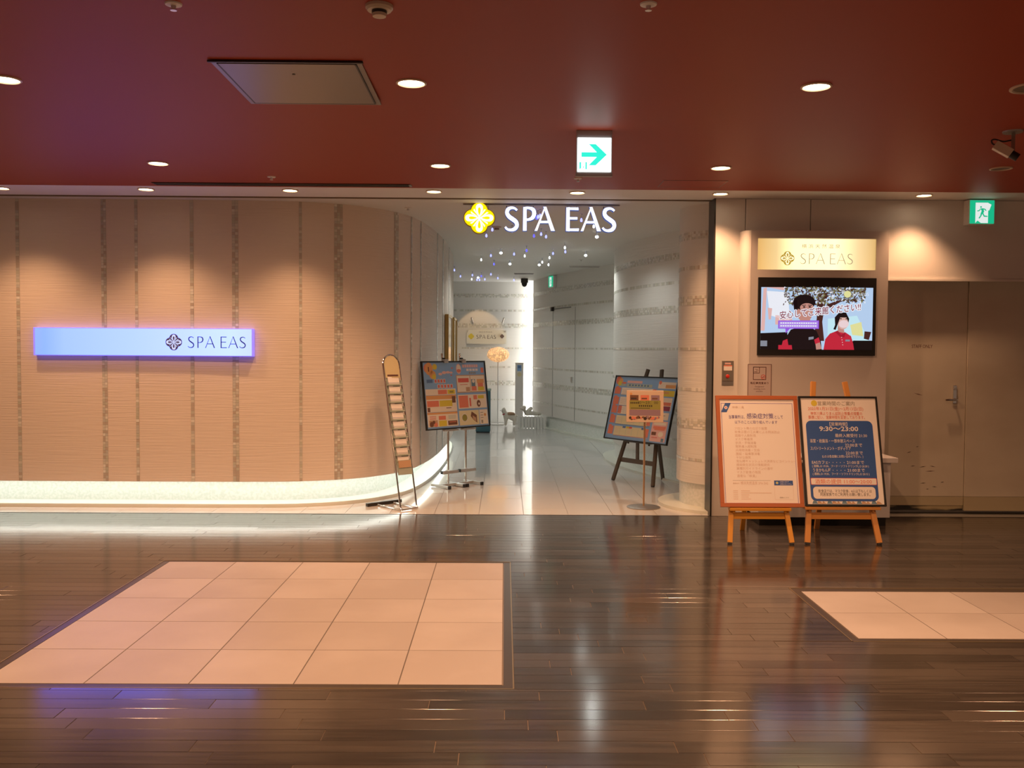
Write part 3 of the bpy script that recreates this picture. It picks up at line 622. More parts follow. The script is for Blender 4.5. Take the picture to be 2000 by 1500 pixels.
# counter
t = thing('counter', 'low white service counter behind the two notice boards', 'counter', (0,0,0))
MB().box(2.32,3.525,8.30,8.615,.08,.585).build('body','counter_white', t, bevel=.003)
MB().box(2.28,3.575,8.262,8.618,.587,.632).build('top','counter_white', t, bevel=.003)
MB().box(2.34,3.50,8.33,8.6,0,.078).build('toe_kick','black_gap', t)
# call box and notice
t = thing('call_box', 'small metal call panel with red button on the pale pillar', 'call panel', (2.138,8.776,1.40))
MB().box(-.056,.056,-.006,.004,-.096,.098).build('plate','steel_brushed', t, bevel=.002)
MB().box(-.056,.056,-.004,.004,-.136,-.1).build('lower_plate','alum', t)
sh = Sheet(); sh.rect(-.04,.005,.04,.045,'paper',1); sh.rect(-.04,.045,.04,.057,'ink_coral',1); sh.rect(-.03,.064,.028,.08,'pink',1); sh.build('sticker', t, y=-.006)
MB().lathe([(.018,0),(.018,.008),(.012,.012),(.001,.012)], 16, M=Matrix.Translation((-.002,-.006,-.05))@Matrix.Rotation(R(90),4,'X')).build('button','red_button', t, smooth=True)
t = thing('notice', 'smoking room notice sheet stuck on the kiosk below the television', 'notice', (2.4,8.615,1.30))
MB().box(-.112,.112,0,.003,-.20,.17).build('sheet','notice_paper', t)
sh = Sheet(); sh.frame(-.112,-.20,.112,.17,.005,'ink_brown'); sh.frame(-.062,.022,.062,.145,.006,'ink_brown'); sh.frame(-.062,.083,.0,.145,.005,'ink_brown')
sh.rect(-.052,.095,-.02,.10,'ink_brown'); sh.poly([(-.03,.108),(-.026,.108),(-.036,.125),(-.04,.125)],'ink_brown'); sh.poly([(-.018,.108),(-.014,.108),(-.024,.125),(-.028,.125)],'ink_brown')
sh.disc(.034,.050,.023,'ink_red'); sh.disc(.034,.050,.018,'notice_paper',2); sh.rect(.02,.046,.048,.051,'ink_brown',3); sh.poly([(.018,.038),(.022,.034),(.05,.062),(.046,.066)],'ink_red',4)
sh.text('喫煙専用室あり',0,-.017,.024,'ink_brown',1,'C',width=.17,bold=.02); sh.text('Designated',0,-.047,.019,'ink_brown',1,'C'); sh.text('smoking room',0,-.069,.019,'ink_brown',1,'C'); sh.text('available',0,-.091,.019,'ink_brown',1,'C'); sh.build('print', t)

# ------------------------------------------------------------------ easels and boards
def easel(name, label, loc, rotz, foot, top, H, back, ledge_z, ledge_w, rear, mtl, cross_z, lead=0, legw=.04):
    t = thing(name, label, 'easel', loc, (0,0,rotz))
    A = lambda s, z: Vector((s*(foot+(top-foot)*z/H), back*z/H, z))
    for s in (-1,1): MB().bar(A(s,.012), A(s,H), legw, .028, up=(0,1,0)).build('leg', mtl, t, bevel=.003); MB().bar(A(s,0),A(s,.014),legw*.8,.024,up=(0,1,0)).build('foot_pad','black_plastic', t)
    zr = H*.8; MB().bar((0,rear,0),(0,back*zr/H+.03,zr), legw, .024, up=(0,1,0)).build('rear_leg', mtl, t, bevel=.003)
    xw = foot+(top-foot)*zr/H; MB().box(-xw,xw,back*zr/H+.012,back*zr/H+.03,zr-.02,zr+.02).build('hinge_bar', mtl, t)
    y = back*ledge_z/H
    MB().box(-ledge_w/2,ledge_w/2,y-.075,y+.0,ledge_z-.028,ledge_z-.004).build('ledge', mtl, t, bevel=.003)
    xc = foot+(top-foot)*cross_z/H; yc = back*cross_z/H
    MB().box(-xc,xc,yc+.0,yc+.02,cross_z-.03,cross_z+.025).build('crossbar', mtl, t, bevel=.003)
    for s in (-1,1): MB().tube([(s*ledge_w*.42,y-.04,ledge_z-.028),(s*ledge_w*.42,y-.04,ledge_z-.05)], .012, 10).build('knob', mtl, t)
    if lead: MB().box(-.02,.02,yc,yc+.02,cross_z,lead).build('centre_strut', mtl, t)
    return t
def board(name, label, cat, loc, rotz, lean, w, h, fw, fmat, sheet, paper='paper', fd=.022):
    t = thing(name, label, cat, loc, (-lean,0,rotz))
    MB().box(-w/2+.002,w/2-.002,.006,fd,.002,h-.002).build('backing', 'black_plastic', t)
    f = MB()
    for a in ((-w/2,w/2,0,fw),(-w/2,w/2,h-fw,h)): f.box(a[0],a[1],-.006,fd-.002,a[2],a[3])
    for a in ((-w/2,-w/2+fw),(w/2-fw,w/2)): f.box(a[0],a[1],-.006,fd-.002,fw,h-fw)
    f.build('frame', fmat, t, bevel=.002)
    MB().box(-w/2+fw,w/2-fw,.0035,.0065,fw,h-fw).build('sheet', paper, t)
    sheet.build('print', t, y=.0035)
    return t
LEAN = R(15.3)
# left notice board: infection-control notice
Wb, Hb = .69, .945; sh = Sheet(); u = lambda x: -.345+x*.69/1159*1.0
def BX(px): return (px-590)/1000*.645          # sheet pixels of the zoomed notice to metres
def BZ(py): return .925-(py-30)/1440*.93
sh.frame(BX(118),BZ(1415),BX(1062),BZ(98),.0045,'ink_lilac')
sh.poly([(BX(175),BZ(98)),(BX(250),BZ(98)),(BX(190),BZ(222)),(BX(115),BZ(222))],'ink_blue',2); sh.disc(BX(182),BZ(160),.014,'ink_white',3); sh.disc(BX(182),BZ(160),.006,'ink_red',4)
sh.text('神奈川県',BX(262),BZ(170),.026,'ink_faint',2)
sh.text('当事業所は、',BX(215),BZ(303),.034,'ink_purple',2,width=.135); sh.text('感染症対策',BX(450),BZ(300),.05,'ink_purple',2,width=.228,bold=.004); sh.text('として',BX(818),BZ(302),.034,'ink_purple',2,width=.07)
sh.text('以下のことに取り組んでいます',BX(570),BZ(370),.03,'ink_purple',2,'C',width=.36)
for i, s_ in enumerate(('フロント等の仕切り設置','飲食店間の工夫等による飛沫防止','距離や人数制限','マスク等着用','手洗・手指消毒','発熱者入館制限','共用物消毒・交換','施設・設備等消毒','十分な換気','支払時キャッシュレス決済などコイントレイ使用','感染発生状況の情報提供','業種別ガイドラインの遵守','マスク飲食の推奨','適度な「検温」')):
    sh.text(s_, BX(283), BZ(450+i*48), .0255, 'ink_faint', 2)
sh.rect(BX(225),BZ(1121),BX(715),BZ(1118),'ink_grey'); sh.text('事業者名',BX(225),BZ(1165),.014,'ink_faint',2); sh.text('横浜天然温泉 SPA EAS',BX(325),BZ(1168),.028,'ink_faint',2,width=.23)
sh.rect(BX(760),BZ(1180),BX(1003),BZ(1118),'ink_blue',2); sh.disc(BX(797),BZ(1149),.011,'sage',3); sh.disc(BX(797),BZ(1149),.006,'ink_yellow',4)
sh.text('LINEコロナ',BX(838),BZ(1143),.015,'ink_white',3); sh.text('お知らせシステム',BX(838),BZ(1172),.015,'ink_white',3,width=.095)
sh.frame(BX(760),BZ(1365),BX(1003),BZ(1118),.0015,'ink_faint'); sh.text('登録はこちら',BX(880),BZ(1345),.013,'ink_grey',2,'C')
for i in range(5): sh.rect(BX(225),BZ(1258+i*26),BX(285),BZ(1250+i*26),'ink_faint'); sh.rect(BX(325),BZ(1258+i*26),BX((440,720,430,420,450)[i]),BZ(1250+i*26),'ink_faint')
board('notice_board','brown wood-framed white notice board with blue border on the yellow easel','notice board',(2.145,7.545,.302),0,LEAN,.695,.945,.033,'wood_frame',sh)
easel('easel','yellow wooden easel under the brown framed white notice, left of the pair',(2.127,7.51,0),0,.258,.14,1.14,.36,.30,.51,.60,'wood_yellow',.225)
# right notice board: opening hours
sh = Sheet()
def CX(px): return (px-590)/1000*.68
def CZ(py): return .92-(py-55)/1350*.905
CK = lambda a, b, c, d, m, l, r_=.03: sh.rrect(CX(a),CZ(d),CX(c),CZ(b),r_,m,l)
sh.disc(CX(290),CZ(122),.026,'ink_yellow',2); sh.text('営業時間のご案内',CX(335),CZ(148),.042,'ink_grey',2,width=.315)
sh.text('2022年1月21日(金)～2月13日(日)',CX(555),CZ(212),.035,'ink_coral',2,'C',width=.47,bold=.004); sh.text('神奈川県よりまん延防止等重点措置の',CX(560),CZ(273),.032,'ink_coral',2,'C',width=.44,bold=.004); sh.text('要請に従い、営業時間を変更しております。',CX(560),CZ(322),.032,'ink_coral',2,'C',width=.48,bold=.004)
CK(168,348,1000,1365,'ink_blue',1,.045)
T = lambda s_, x, y, z_, al='L', wd=None, m='ink_white', b=.004: sh.text(s_,CX(x),CZ(y),z_,m,3,al,width=wd,bold=b)
T('【営業時間】',575,410,.034,'C',.15); T('9:30～23:00',575,480,.055,'C',.33,b=.02); T('最終入館受付 21:30',920,556,.033,'R',.27)
T('浴室・岩盤浴・一部休憩スペース',205,626,.034,wd=.38); T('22:00まで',850,678,.034,'R',.145); T('スパトリートメント・ボディケア',205,722,.034,wd=.34); T('22:00まで',850,778,.034,'R',.145); T('(L.O.は各店舗にお問い合わせ下さい。)',850,818,.026,'R',.345)
T('EASカフェ',210,898,.034,wd=.135); T('・ ・ ・ ・ ・',420,898,.03,wd=.13); T('21:00まで',855,898,.034,'R',.145); T('( 酒類L.O 19:30、フード・ソフトドリンクL.O 20:30 )',210,940,.024,wd=.475)
T('うまかもん屋',215,996,.034,wd=.15); T('・ ・ ・ ・',460,996,.03,wd=.105); T('21:00まで',855,996,.034,'R',.145); T('( 酒類L.O 19:30、フード・ソフトドリンクL.O 20:15 )',210,1038,.024,wd=.475)
CK(178,1075,992,1162,'ink_red',2,.008); CK(184,1081,986,1156,'paper',3,.007); sh.text('酒類の提供 11:00～20:00',CX(580),CZ(1143),.042,'ink_coral',4,'C',width=.475,bold=.004)
CK(200,1185,965,1335,'paper',2,.028); sh.text('飲食店では、マスク飲食、4人以下もしくは',CX(590),CZ(1255),.03,'ink_black',3,'C',width=.445); sh.text('同居家族でのご利用をお願い致します。',CX(590),CZ(1297),.03,'ink_black',3,'C',width=.415)
for i in range(14):
    x = -.28+i*.041; sh.poly([(x,.02),(x+.05,.02),(x+.03,.05-.012*(i%3)),(x+.01,.045)],'photo_tan' if i%3 else 'photo_blue',1)
board('notice_board','black-framed blue and white opening hours board on the right-hand wooden easel','notice board',(2.842,7.548,.312),0,R(15.8),.672,.935,.016,'black',sh)
easel('easel','orange wooden easel holding the opening hours board, pegs showing above',(2.815,7.52,0),0,.30,.136,1.33,.42,.31,.63,.66,'wood_orange',.225,legw=.044)

# poster boards with blue sheets
def poster_left():
    s = Sheet(); W, H = .97, .76
    r = lambda a, b, c, d, m, l=1: s.rect(-W/2+a*W, .012+(1-d)*H, -W/2+c*W, .012+(1-b)*H, m, l)
    di = lambda x, y, q, m, l=2, e=None: s.disc(-W/2+x*W, .012+(1-y)*H, q*W, m, l, (e or q)*W)
    di(.10,.10,.06,'orange',2,.075); di(.075,.09,.055,'ink_coral',1); di(.19,.07,.035,'ink_yellow'); di(.15,.19,.05,'orange'); di(.17,.22,.03,'ink_yellow',3); r(.085,.07,.10,.14,'ink_brown',4)
    for x, y, q in ((.27,.18,.03),(.33,.16,.035),(.39,.155,.03),(.44,.16,.025),(.46,.09,.015),(.44,.2,.014)): di(x,y,q,'ink_red' if q < .02 else 'pink',2,q*.5)
    for i in range(4): r(.17+i*.045,.255,.205+i*.045,.315,'ink_white',2); r(.175+i*.045,.262,.20+i*.045,.308,'ink_red',3)
    for i in range(5): r(.21+i*.05,.335,.25+i*.05,.395,'ink_white',2); r(.217+i*.05,.343,.243+i*.05,.388,'ink_red',3)
    r(.05,.26,.14,.31,'steel_blue',2)
    r(.02,.405,.49,.495,'cream'); r(.21,.42,.35,.485,'ink_coral',2); r(.36,.42,.475,.485,'ink_yellow',2); r(.39,.44,.45,.465,'olive',3)
    r(.02,.50,.49,.56,'orange'); r(.02,.56,.49,.75,'cream'); r(.03,.58,.21,.67,'ink_coral',2); r(.22,.58,.42,.67,'ink_yellow',2); r(.42,.52,.475,.62,'photo_brown',3); r(.03,.68,.07,.745,'photo_brown',2); r(.32,.69,.40,.70,'ink_brown',2)
    r(.02,.755,.49,.785,'orange'); r(.02,.785,.49,.97,'cream'); r(.04,.87,.17,.965,'photo_tan',2); di(.075,.93,.03,'photo_brown',3); di(.14,.94,.025,'ink_coral',3); di(.11,.9,.02,'photo_brown',3); r(.19,.81,.30,.87,'ink_coral',2); r(.19,.88,.31,.965,'ink_yellow',2); r(.33,.89,.475,.955,'photo_brown',2); r(.35,.905,.46,.915,'ink_coral',3)
    for y in (.81,.83,.85): r(.34,y,.46,y+.008,'sage',2); r(.05,y,.15,y+.008,'ink_red',2)
    di(.565,.105,.04,'pink',2,.06); di(.565,.095,.03,'cream',3,.04); di(.565,.135,.034,'ink_coral',4,.02)
    for i in range(7): r(.63+i*.037,.04,.66+i*.037,.085,'pink',2)
    for i in range(4): r(.69+i*.05,.105,.73+i*.05,.14,'ink_white',2); r(.73+i*.03,.155,.75+i*.03,.185,'ink_grey',2)
    r(.93,.09,.975,.17,'ink_coral',2)
    r(.515,.20,.985,.475,'photo_tan',1); r(.525,.215,.735,.46,'cream',2); r(.745,.215,.975,.46,'cream',2); r(.54,.25,.715,.315,'ink_red',3); r(.66,.39,.725,.455,'photo_tan',3); r(.57,.345,.69,.353,'ink_red',3); r(.755,.27,.82,.38,'photo_blue',3); r(.755,.38,.835,.45,'ink_coral',3); r(.85,.27,.965,.33,'orange',3); r(.86,.33,.95,.39,'ink_coral',3); r(.86,.39,.96,.45,'ink_yellow',3); di(.79,.30,.022,'cream',4)
    r(.515,.505,.985,.72,'cream',1); r(.53,.52,.68,.705,'ink_coral',2); r(.70,.56,.725,.69,'ink_red',2); r(.77,.52,.83,.585,'ink_coral',2); r(.845,.525,.945,.575,'ink_yellow',2); di(.85,.65,.032,'photo_brown',2,.042); di(.855,.655,.014,'cream',3)
    r(.515,.75,.84,.975,'pale_yellow',1); r(.85,.75,.985,.975,'cream',1); di(.60,.86,.05,'ink_white',2); di(.60,.86,.042,'olive',3); s.poly([(-W/2+x*W,.012+(1-y)*H) for x,y in ((.72,.77),(.80,.83),(.80,.95),(.74,.90),(.70,.84))],'photo_brown',2); s.poly([(-W/2+x*W,.012+(1-y)*H) for x,y in ((.73,.83),(.785,.87),(.785,.93),(.735,.89))],'photo_tan',3); di(.94,.83,.018,'orange',2); r(.87,.91,.90,.96,'ink_grey',2)
    for y in (.79,.83,.87): r(.865,y,.91,y+.01,'ink_grey',2)
    return s
sh = poster_left()
board('poster_board','black-framed blue poster with coral and yellow boxes on two chrome stands by the curved wall','poster',(-.515,10.62,.675),R(45),R(7.5),.99,.785,.014,'black',sh,'sky_blue')
def poster_stand(loc, rotz, label):
    t = thing('poster_stand', label, 'poster stand', loc, (0,0,rotz), 'chrome poster stands')
    MB().tube([(0,0,.02),(0,-.0,.68),(0,.10,1.42),(0,.118,1.54)], .0125, 12).build('pole','chrome', t, smooth=True)
    MB().box(-.118,.118,-.022,.022,.010,.040).build('base_bar','steel', t, bevel=.003)
    for s in (-1,1): MB().box(s*.115-.017,s*.115+.017,-.15,.15,.006,.036).build('foot','steel', t, bevel=.003); MB().box(s*.115-.018,s*.115+.018,-.165,-.145,0,.038).build('end_cap','black_plastic', t)
    MB().box(-.12,.12,-.055,-.01,.16,.195).build('lower_tray','steel', t, bevel=.003)
    MB().box(-.10,.10,-.07,-.012,.652,.672).build('tray','steel', t, bevel=.003)
    for s in (-1,1): MB().box(s*.11-.012,s*.11+.012,-.05,-.005,.16,.195).build('tray_cap','black_plastic', t)
    MB().box(-.03,.03,.035,.075,1.43,1.475).build('clip','steel', t)
    MB().box(-.012,.012,.07,.10,1.44,1.49).build('clip_lever','black_plastic', t)
# facing direction of the board is local -Y; poles stand behind it
cx, cy = -.515, 10.62; c45, s45 = math.cos(R(45)), math.sin(R(45))
for a, lb in ((-.135,'chrome pole stand holding the blue poster, the one nearer the curved wall'),(.14,'chrome pole stand holding the blue poster, the one nearer the corridor')):
    poster_stand((cx+a*c45-.045*s45, cy+a*s45+.045*c45, 0), R(45), lb)
def poster_right():
    s = Sheet(); W, H = 1.03, .77
    r = lambda a, b, c, d, m, l=1: s.rect(-W/2+a*W, .012+(1-d)*H, -W/2+c*W, .012+(1-b)*H, m, l)
    di = lambda x, y, q, m, l=2, e=None: s.disc(-W/2+x*W, .012+(1-y)*H, q*W, m, l, (e or q)*W)
    di(.05,.06,.045,'ink_coral',2,.05); di(.09,.07,.035,'orange',3); di(.08,.11,.03,'ink_yellow',4); di(.15,.10,.04,'ink_coral',1,.012)
    r(.2,.06,.45,.10,'pink',2); r(.2,.11,.62,.16,'sage',1); r(.05,.115,.18,.15,'sage',1)
    for i in range(7): r(.24+i*.05,.12,.265+i*.05,.145,'steel_blue',2)
    for i, (y, h) in enumerate(((.18,.10),(.33,.12),(.47,.12),(.63,.12),(.80,.13))):
        r(.015+.004*i,y,.115,y+h,'ink_coral',2); r(.03,y-.02,.08,y,'ink_coral',2)
        r(.13,y-.005,.66,y+h+.01,'cream' if i < 3 else 'pale_yellow',1); r(.64,y,.70,y+h,'ink_coral',2)
        if i == 2: r(.13,y,.19,y+h,'ink_coral',2)
        for k in range(1,5): r(.13+k*.1,y+.02,.133+k*.1,y+h,'sage',2)
        for k in range(3): r(.15,y+.03+k*.03,.22,y+.037+k*.03,'ink_faint',2); r(.36,y+.03+k*.03,.42,y+.037+k*.03,'ink_faint',2)
        r(.13,y+h+.012,.70,y+h+.018,'ink_coral' if i == 4 else 'steel_blue',2)
    for x, m in ((.27,'steel_blue'),(.33,'ink_yellow'),(.375,'ink_red'),(.58,'steel_blue')): r(x,.79,x+.05,.82,m,3)
    r(.715,.06,.985,.16,'cream'); di(.74,.07,.022,'ink_coral',2); r(.83,.10,.985,.15,'orange',2); r(.715,.19,.985,.28,'ink_yellow'); r(.80,.21,.9,.24,'orange',2); r(.715,.30,.97,.50,'cream'); r(.725,.37,.96,.42,'ink_coral',2); r(.725,.43,.96,.50,'maroon',2)
    r(.72,.53,.96,.64,'cream'); r(.73,.57,.91,.58,'ink_grey',2); r(.735,.66,.97,.975,'pink'); r(.76,.68,.95,.72,'cream',2); r(.76,.74,.95,.78,'ink_coral',2); r(.75,.83,.82,.88,'photo_brown',2); r(.78,.78,.94,.80,'ink_coral',2); r(.76,.91,.85,.92,'ink_red',2); r(.91,.92,.95,.97,'photo_blue',2); di(.89,.86,.04,'cream',2,.03)
    return s
board('poster_board','wide black-framed blue poster with coral boxes leaning on the dark easel','poster',(1.535,10.82,.51),R(-54),R(14.5),1.06,.795,.013,'black',poster_right(),'sky_blue')
easel('easel','dark brown wooden easel under the wide blue poster near the round column',(1.535,10.90,0),R(-54),.34,.115,1.36,.36,.51,.42,.52,'wood_dark',.26,lead=.5,legw=.045)

# small sign on a round base
t = thing('menu_stand', 'small cream sign panel on thin pole with round base before the dark easel', 'sign stand', (1.42,9.25,0), (0,0,R(-6)))
MB().lathe([(.001,0),(.168,0),(.168,.008),(.15,.014),(.02,.02),(.001,.02)], 36).build('base','steel_brushed', t, smooth=True)
MB().tube([(0,0,.015),(0,0,.88)], .0105, 10).build('pole','bronze_pole' if 'bronze_pole' in MATS else mat('bronze_pole',(.55,.36,.22),.3,.8), t, smooth=True)
MB().box(-.185,.185,-.032,.012,.868,1.188).build('panel','cream_panel' if 'cream_panel' in MATS else mat('cream_panel',(.66,.50,.38),.4), t, bevel=.004)
sh = Sheet(); 
for i, m_ in enumerate(('photo_brown','ink_coral','mauve')): sh.rect(-.15+i*.105,1.085,-.065+i*.105,1.142,m_,1); sh.rect(-.14+i*.105,1.10,-.085+i*.105,1.115,('ink_black','photo_brown','photo_brown')[i],2)
sh.disc(-.14,1.155,.012,'orange',2)
sh.rect(-.155,.998,.155,1.088,'olive',2); sh.rect(-.155,.935,.155,.994,'mauve',1)
sh.text('10～23：00',.03,1.055,.036,'ink_black',3,'C',width=.20); 
for i in range(5): sh.rect(-.145+i*.018,1.055,-.133+i*.018,1.072,'ink_black',3)
for i in range(7): sh.rect(-.06+i*.02,1.025,-.048+i*.02,1.042,'ink_black',3)
sh.rect(-.14,1.008,.05,1.013,'ink_black',3)
rng = random.Random(5)
for i in range(22): sh.disc(-.145+i*.0135, .908+rng.uniform(-.008,.012), rng.uniform(.008,.017), rng.choice(('ink_coral','photo_brown','ink_brown','mauve','ink_black')), 2+i%3, n=10)
sh.build('print', t, y=-.0325)

# ------------------------------------------------------------------ brochure stand
th = R(42); BL = (-.935,9.03,0)
t = thing('brochure_stand', 'leaning chrome tube brochure stand with ten pockets before the curved wall', 'brochure stand', BL, (0,0,th))
HH, LN = 1.535, .33
B = lambda x, z, d=0: (x, LN*z/HH+d, z)
loop = [B(-.098,.03+z) for z in (0,.3,.7,1.1,1.38)]+[B(-.098*math.cos(R(a)),1.43+.098*math.sin(R(a))) for a in range(0,181,15)]+[B(.098,.03+z) for z in (1.38,1.1,.7,.3,0)]
MB().tube(loop, .0095, 10).build('tube_loop','chrome', t, smooth=True)
for s in (-1,1): MB().tube([B(s*.098,.035),(s*.098,-.012,.014),(s*.098,.01,.011),(s*.098,.43,.011)], .0095, 10).build('base_tube','chrome', t, smooth=True)
MB().tube([(-.098,-.012,.012),(.098,-.012,.012)], .008, 8).build('front_tube','chrome', t)
MB().box(-.21,.21,.41,.45,.002,.034).build('rear_foot','dark_metal', t, bevel=.003)
pl = [(-.088,1.30)]+[(.088,1.30)]+[(.088*math.cos(R(a)),1.43+.088*math.sin(R(a))) for a in range(0,181,15)]
mb = MB(); al = math.atan2(LN,HH); Ms = Matrix.Rotation(-al,4,'X'); mb.prism([(x,z/math.cos(al)) for x, z in pl], -.004, .004, 0, Ms); mb.build('header_panel','plaque', t)
mb = MB().box(-.065,.065,-.007,-.0045,1.345,1.362,0,Ms); mb.build('header_caption','ink_brown', t)
leaf_lab = ['topmost']+['%s from the top' % a for a in ('second','third','fourth','fifth','sixth','seventh','eighth','ninth')]+['lowest, with a photo']
for i in range(10):
    z0 = 1.245-i*.0865; d = .02
    M = Matrix.Translation(B(0,z0,-.012)) @ Matrix.Rotation(R(-18),4,'X')
    pk = MB(); pk.box(-.078,.078,.012,.016,-.02,.066,0,M); pk.box(-.080,.080,-.012,-.009,-.02,-.008,0,M); pk.box(-.082,.082,-.012,.016,-.023,-.019,0,M); pk.box(-.084,-.081,-.012,.016,-.02,.03,0,M); pk.box(.081,.084,-.012,.016,-.02,.03,0,M)
    pk.build('pocket','pocket_green', t)
    MB().tube([tuple(M @ Vector((-.09,-.014,.004))), tuple(M @ Vector((.09,-.014,.004)))], .0025, 6).build('pocket_wire','chrome', t)
    lf = MB(); tl = random.uniform(-.06,.06); ML = Matrix.Rotation(tl,4,'Y')
    lf.box(-.068,.064,-.004,.004,-.017,.056,0,M@ML); lf.box(-.068,-.02,-.004,.004,.056,.066,0,M@ML)
    o = lf.build('leaflet','paper'); o.location = BL; o.rotation_euler = (0,0,th)
    tag(o, 'pale pink leaflet in the chrome brochure stand, %s' % leaf_lab[i], 'leaflet', 'leaflets in the brochure stand')
M = Matrix.Translation(B(0,.415,-.02)) @ Matrix.Rotation(R(-12),4,'X')
pk = MB().box(-.082,.082,-.004,.012,-.07,.075,0,M); pk.build('lower_pocket','pocket_green', t)
lf = MB().box(-.075,.07,-.012,-.006,.0,.07,0,M); o = lf.build('leaflet','photo_tan'); o.location = BL; o.rotation_euler = (0,0,th)
tag(o, 'brown photo leaflet in the bottom pocket of the chrome brochure stand', 'leaflet')

# ------------------------------------------------------------------ inside the spa
# bulbs
BUL = [(.36,9.55,1),(.34,9.62,1),(.33,9.70,2),(.81,9.84,1),(.99,10.33,0),(-.15,10.68,1),(-.23,11.25,1),(.08,10.78,1),(.35,11.24,2),(.43,11.06,1),(.50,11.31,1),(.81,12.51,0),(.85,13.03,1),(.69,13.28,1),(.30,12.91,2),(.13,13.4,1),(-.21,13.64,1),(-.37,14.3,0),(.29,13.66,0),(-.18,15.02,2),(-.89,16.22,1),(-.85,17.6,1),(-.61,17.29,1),(-.45,17.52,2),(-.26,17.08,1),(-.56,18.5,1),(-.51,18.47,1),(-.40,18.32,1),(-.14,17.99,1),(.18,18.48,1),(.59,14.62,0),(.71,15.06,0),(-.66,18.3,0),(.67,13.9,0)]
ORD = 'first second third fourth fifth sixth seventh eighth ninth tenth eleventh twelfth thirteenth fourteenth fifteenth sixteenth seventeenth eighteenth nineteenth twentieth twenty-first twenty-second'.split()
BN = ('white','blue-white','deep blue')
bm = ('bulb_white','bulb_mixed','bulb_blue'); proto = {}
for x, y, k in BUL:
    same = sorted([q for q in BUL if q[2] == k], key=lambda q: q[0]/q[1]); j = same.index((x,y,k))
    lb = '%s bulb under the spa ceiling, %s from left of the %s ones' % (BN[k], ORD[j], BN[k])
    if k not in proto:
        t = thing('pendant_bulb', lb, 'pendant light', (x,y,ZC), (0,0,0), '%s bulbs of the spa ceiling' % BN[k])
        MB().lathe([(.001,0),(.012,0),(.012,-.006),(.004,-.01),(.004,-.05),(.001,-.05)], 10).build('stem','clear_plastic', t, smooth=True)
        MB().lathe([(.001,-.07),(.014,-.075),(.014,-.085),(.001,-.09)][::-1] if False else [(.004,-.045),(.010,-.056),(.0135,-.070),(.009,-.083),(.001,-.087)], 12).build('bulb',bm[k], t, smooth=True)
        proto[k] = t
    else: dup(proto[k], (x,y,ZC), lb)
for i, (x, y) in enumerate(((-.06,13.25),(.08,14.96),(.56,15.09),(1.18,13.51),(1.12,11.28),(-.52,17.88))):
    t = thing('ceiling_spotlight', 'bright white short-stemmed spotlight in spa ceiling, %s' % ('second row left','centre','right of centre, beside two bulbs','far right by the rounded wall','nearest, under the hanging letters','farthest, above the lit logo panel')[i], 'spotlight', (x,y,ZC), (0,0,0), 'spotlights of the spa ceiling')
    MB().lathe([(.001,0),(.05,0),(.048,-.006),(.001,-.006)], 18).build('base','white_paint', t, smooth=True)
    MB().lathe([(.012,-.005),(.012,-.05),(.02,-.055),(.001,-.056)], 12).build('stem','clear_plastic', t, smooth=True)
    MB().lathe([(.006,-.05),(.020,-.058),(.022,-.075),(.001,-.088)], 14).build('bulb','bulb_white', t, smooth=True)
    spot(t, (0,0,-.10), W_SPA, (.95,1,.95), 150, .6)
t = bpy.data.objects['ceiling_spotlight.005']; spot(t, (-.05,.9,-.12), 30, (1,.62,.30), 46, .25, aim=(.02,1.0,-1.05), soft=.02)
# vents and small boxes in the spa ceiling
t = thing('air_vent', 'long narrow grey air vent in the spa ceiling before the back wall', 'air vent', (.36,17.62,ZC)); MB().box(-.19,.19,-.05,.05,-.012,0).build('frame','alum', t); 
for y in (-.03,0,.03): MB().box(-.18,.18,y-.006,y+.006,-.017,-.011).build('blade','dark_metal', t)
t = thing('air_vent', 'wide pale air grille in the spa ceiling near the rounded wall', 'air vent', (1.38,16.0,ZC)); MB().box(-.26,.26,-.06,.06,-.012,0).build('frame','spa_ceiling', t)
for y in (-.04,-.013,.013,.04): MB().box(-.25,.25,y-.006,y+.006,-.018,-.011).build('blade','alum', t)
t = thing('smoke_detector', 'round beige detector in the spa ceiling below the yellow emblem', 'smoke detector', (-.10,10.9,ZC)); MB().lathe([(.001,0),(.055,0),(.052,-.02),(.001,-.02)], 20).build('base','cream_plastic', t, smooth=True); MB().lathe([(.03,-.018),(.028,-.04),(.001,-.044)], 18).build('cap','bronze_trim', t, smooth=True)
t = thing('dome_camera', 'black dome security camera under the spa ceiling at the back', 'security camera', (.40,18.9,ZC)); MB().lathe([(.001,0),(.075,0),(.075,-.08),(.066,-.09),(.001,-.09)], 22).build('housing','dark_metal', t, smooth=True); MB().lathe([(.058,-.088),(.055,-.125),(.035,-.16),(.001,-.175)], 22).build('dome','black', t, smooth=True)
# security camera on the red ceiling
t = thing('security_camera', 'white box security camera with black lens under the red ceiling at right', 'security camera', (3.31,6.03,ZC))
MB().lathe([(.001,0),(.062,0),(.06,-.010),(.001,-.012)], 20).build('base_plate','steel_brushed', t, smooth=True)
MB().bar((.01,.01,-.01),(.005,.0,-.14),.022,.03).build('arm','steel_brushed', t)
ax = Vector((.122,-.05,-.09)).normalized(); p0 = Vector((-.105,.02,-.085)); M = Matrix.Translation(p0) @ ax.to_track_quat('Z','Y').to_matrix().to_4x4()
MB().box(-.03,.03,-.028,.028,0,.115,0,M).build('body','cream_plastic', t, bevel=.003)
MB().lathe([(.025,.115),(.026,.12),(.026,.165),(.001,.166)], 18, M=M).build('lens','black', t, smooth=True)
MB().tube(catmull([(.0,.01,-.055),(-.05,.02,-.062),(-.10,.02,-.05),(-.125,.02,-.055),(-.122,.02,-.075),tuple(p0)], 5), .005, 8).build('cable','black_plastic', t, smooth=True)
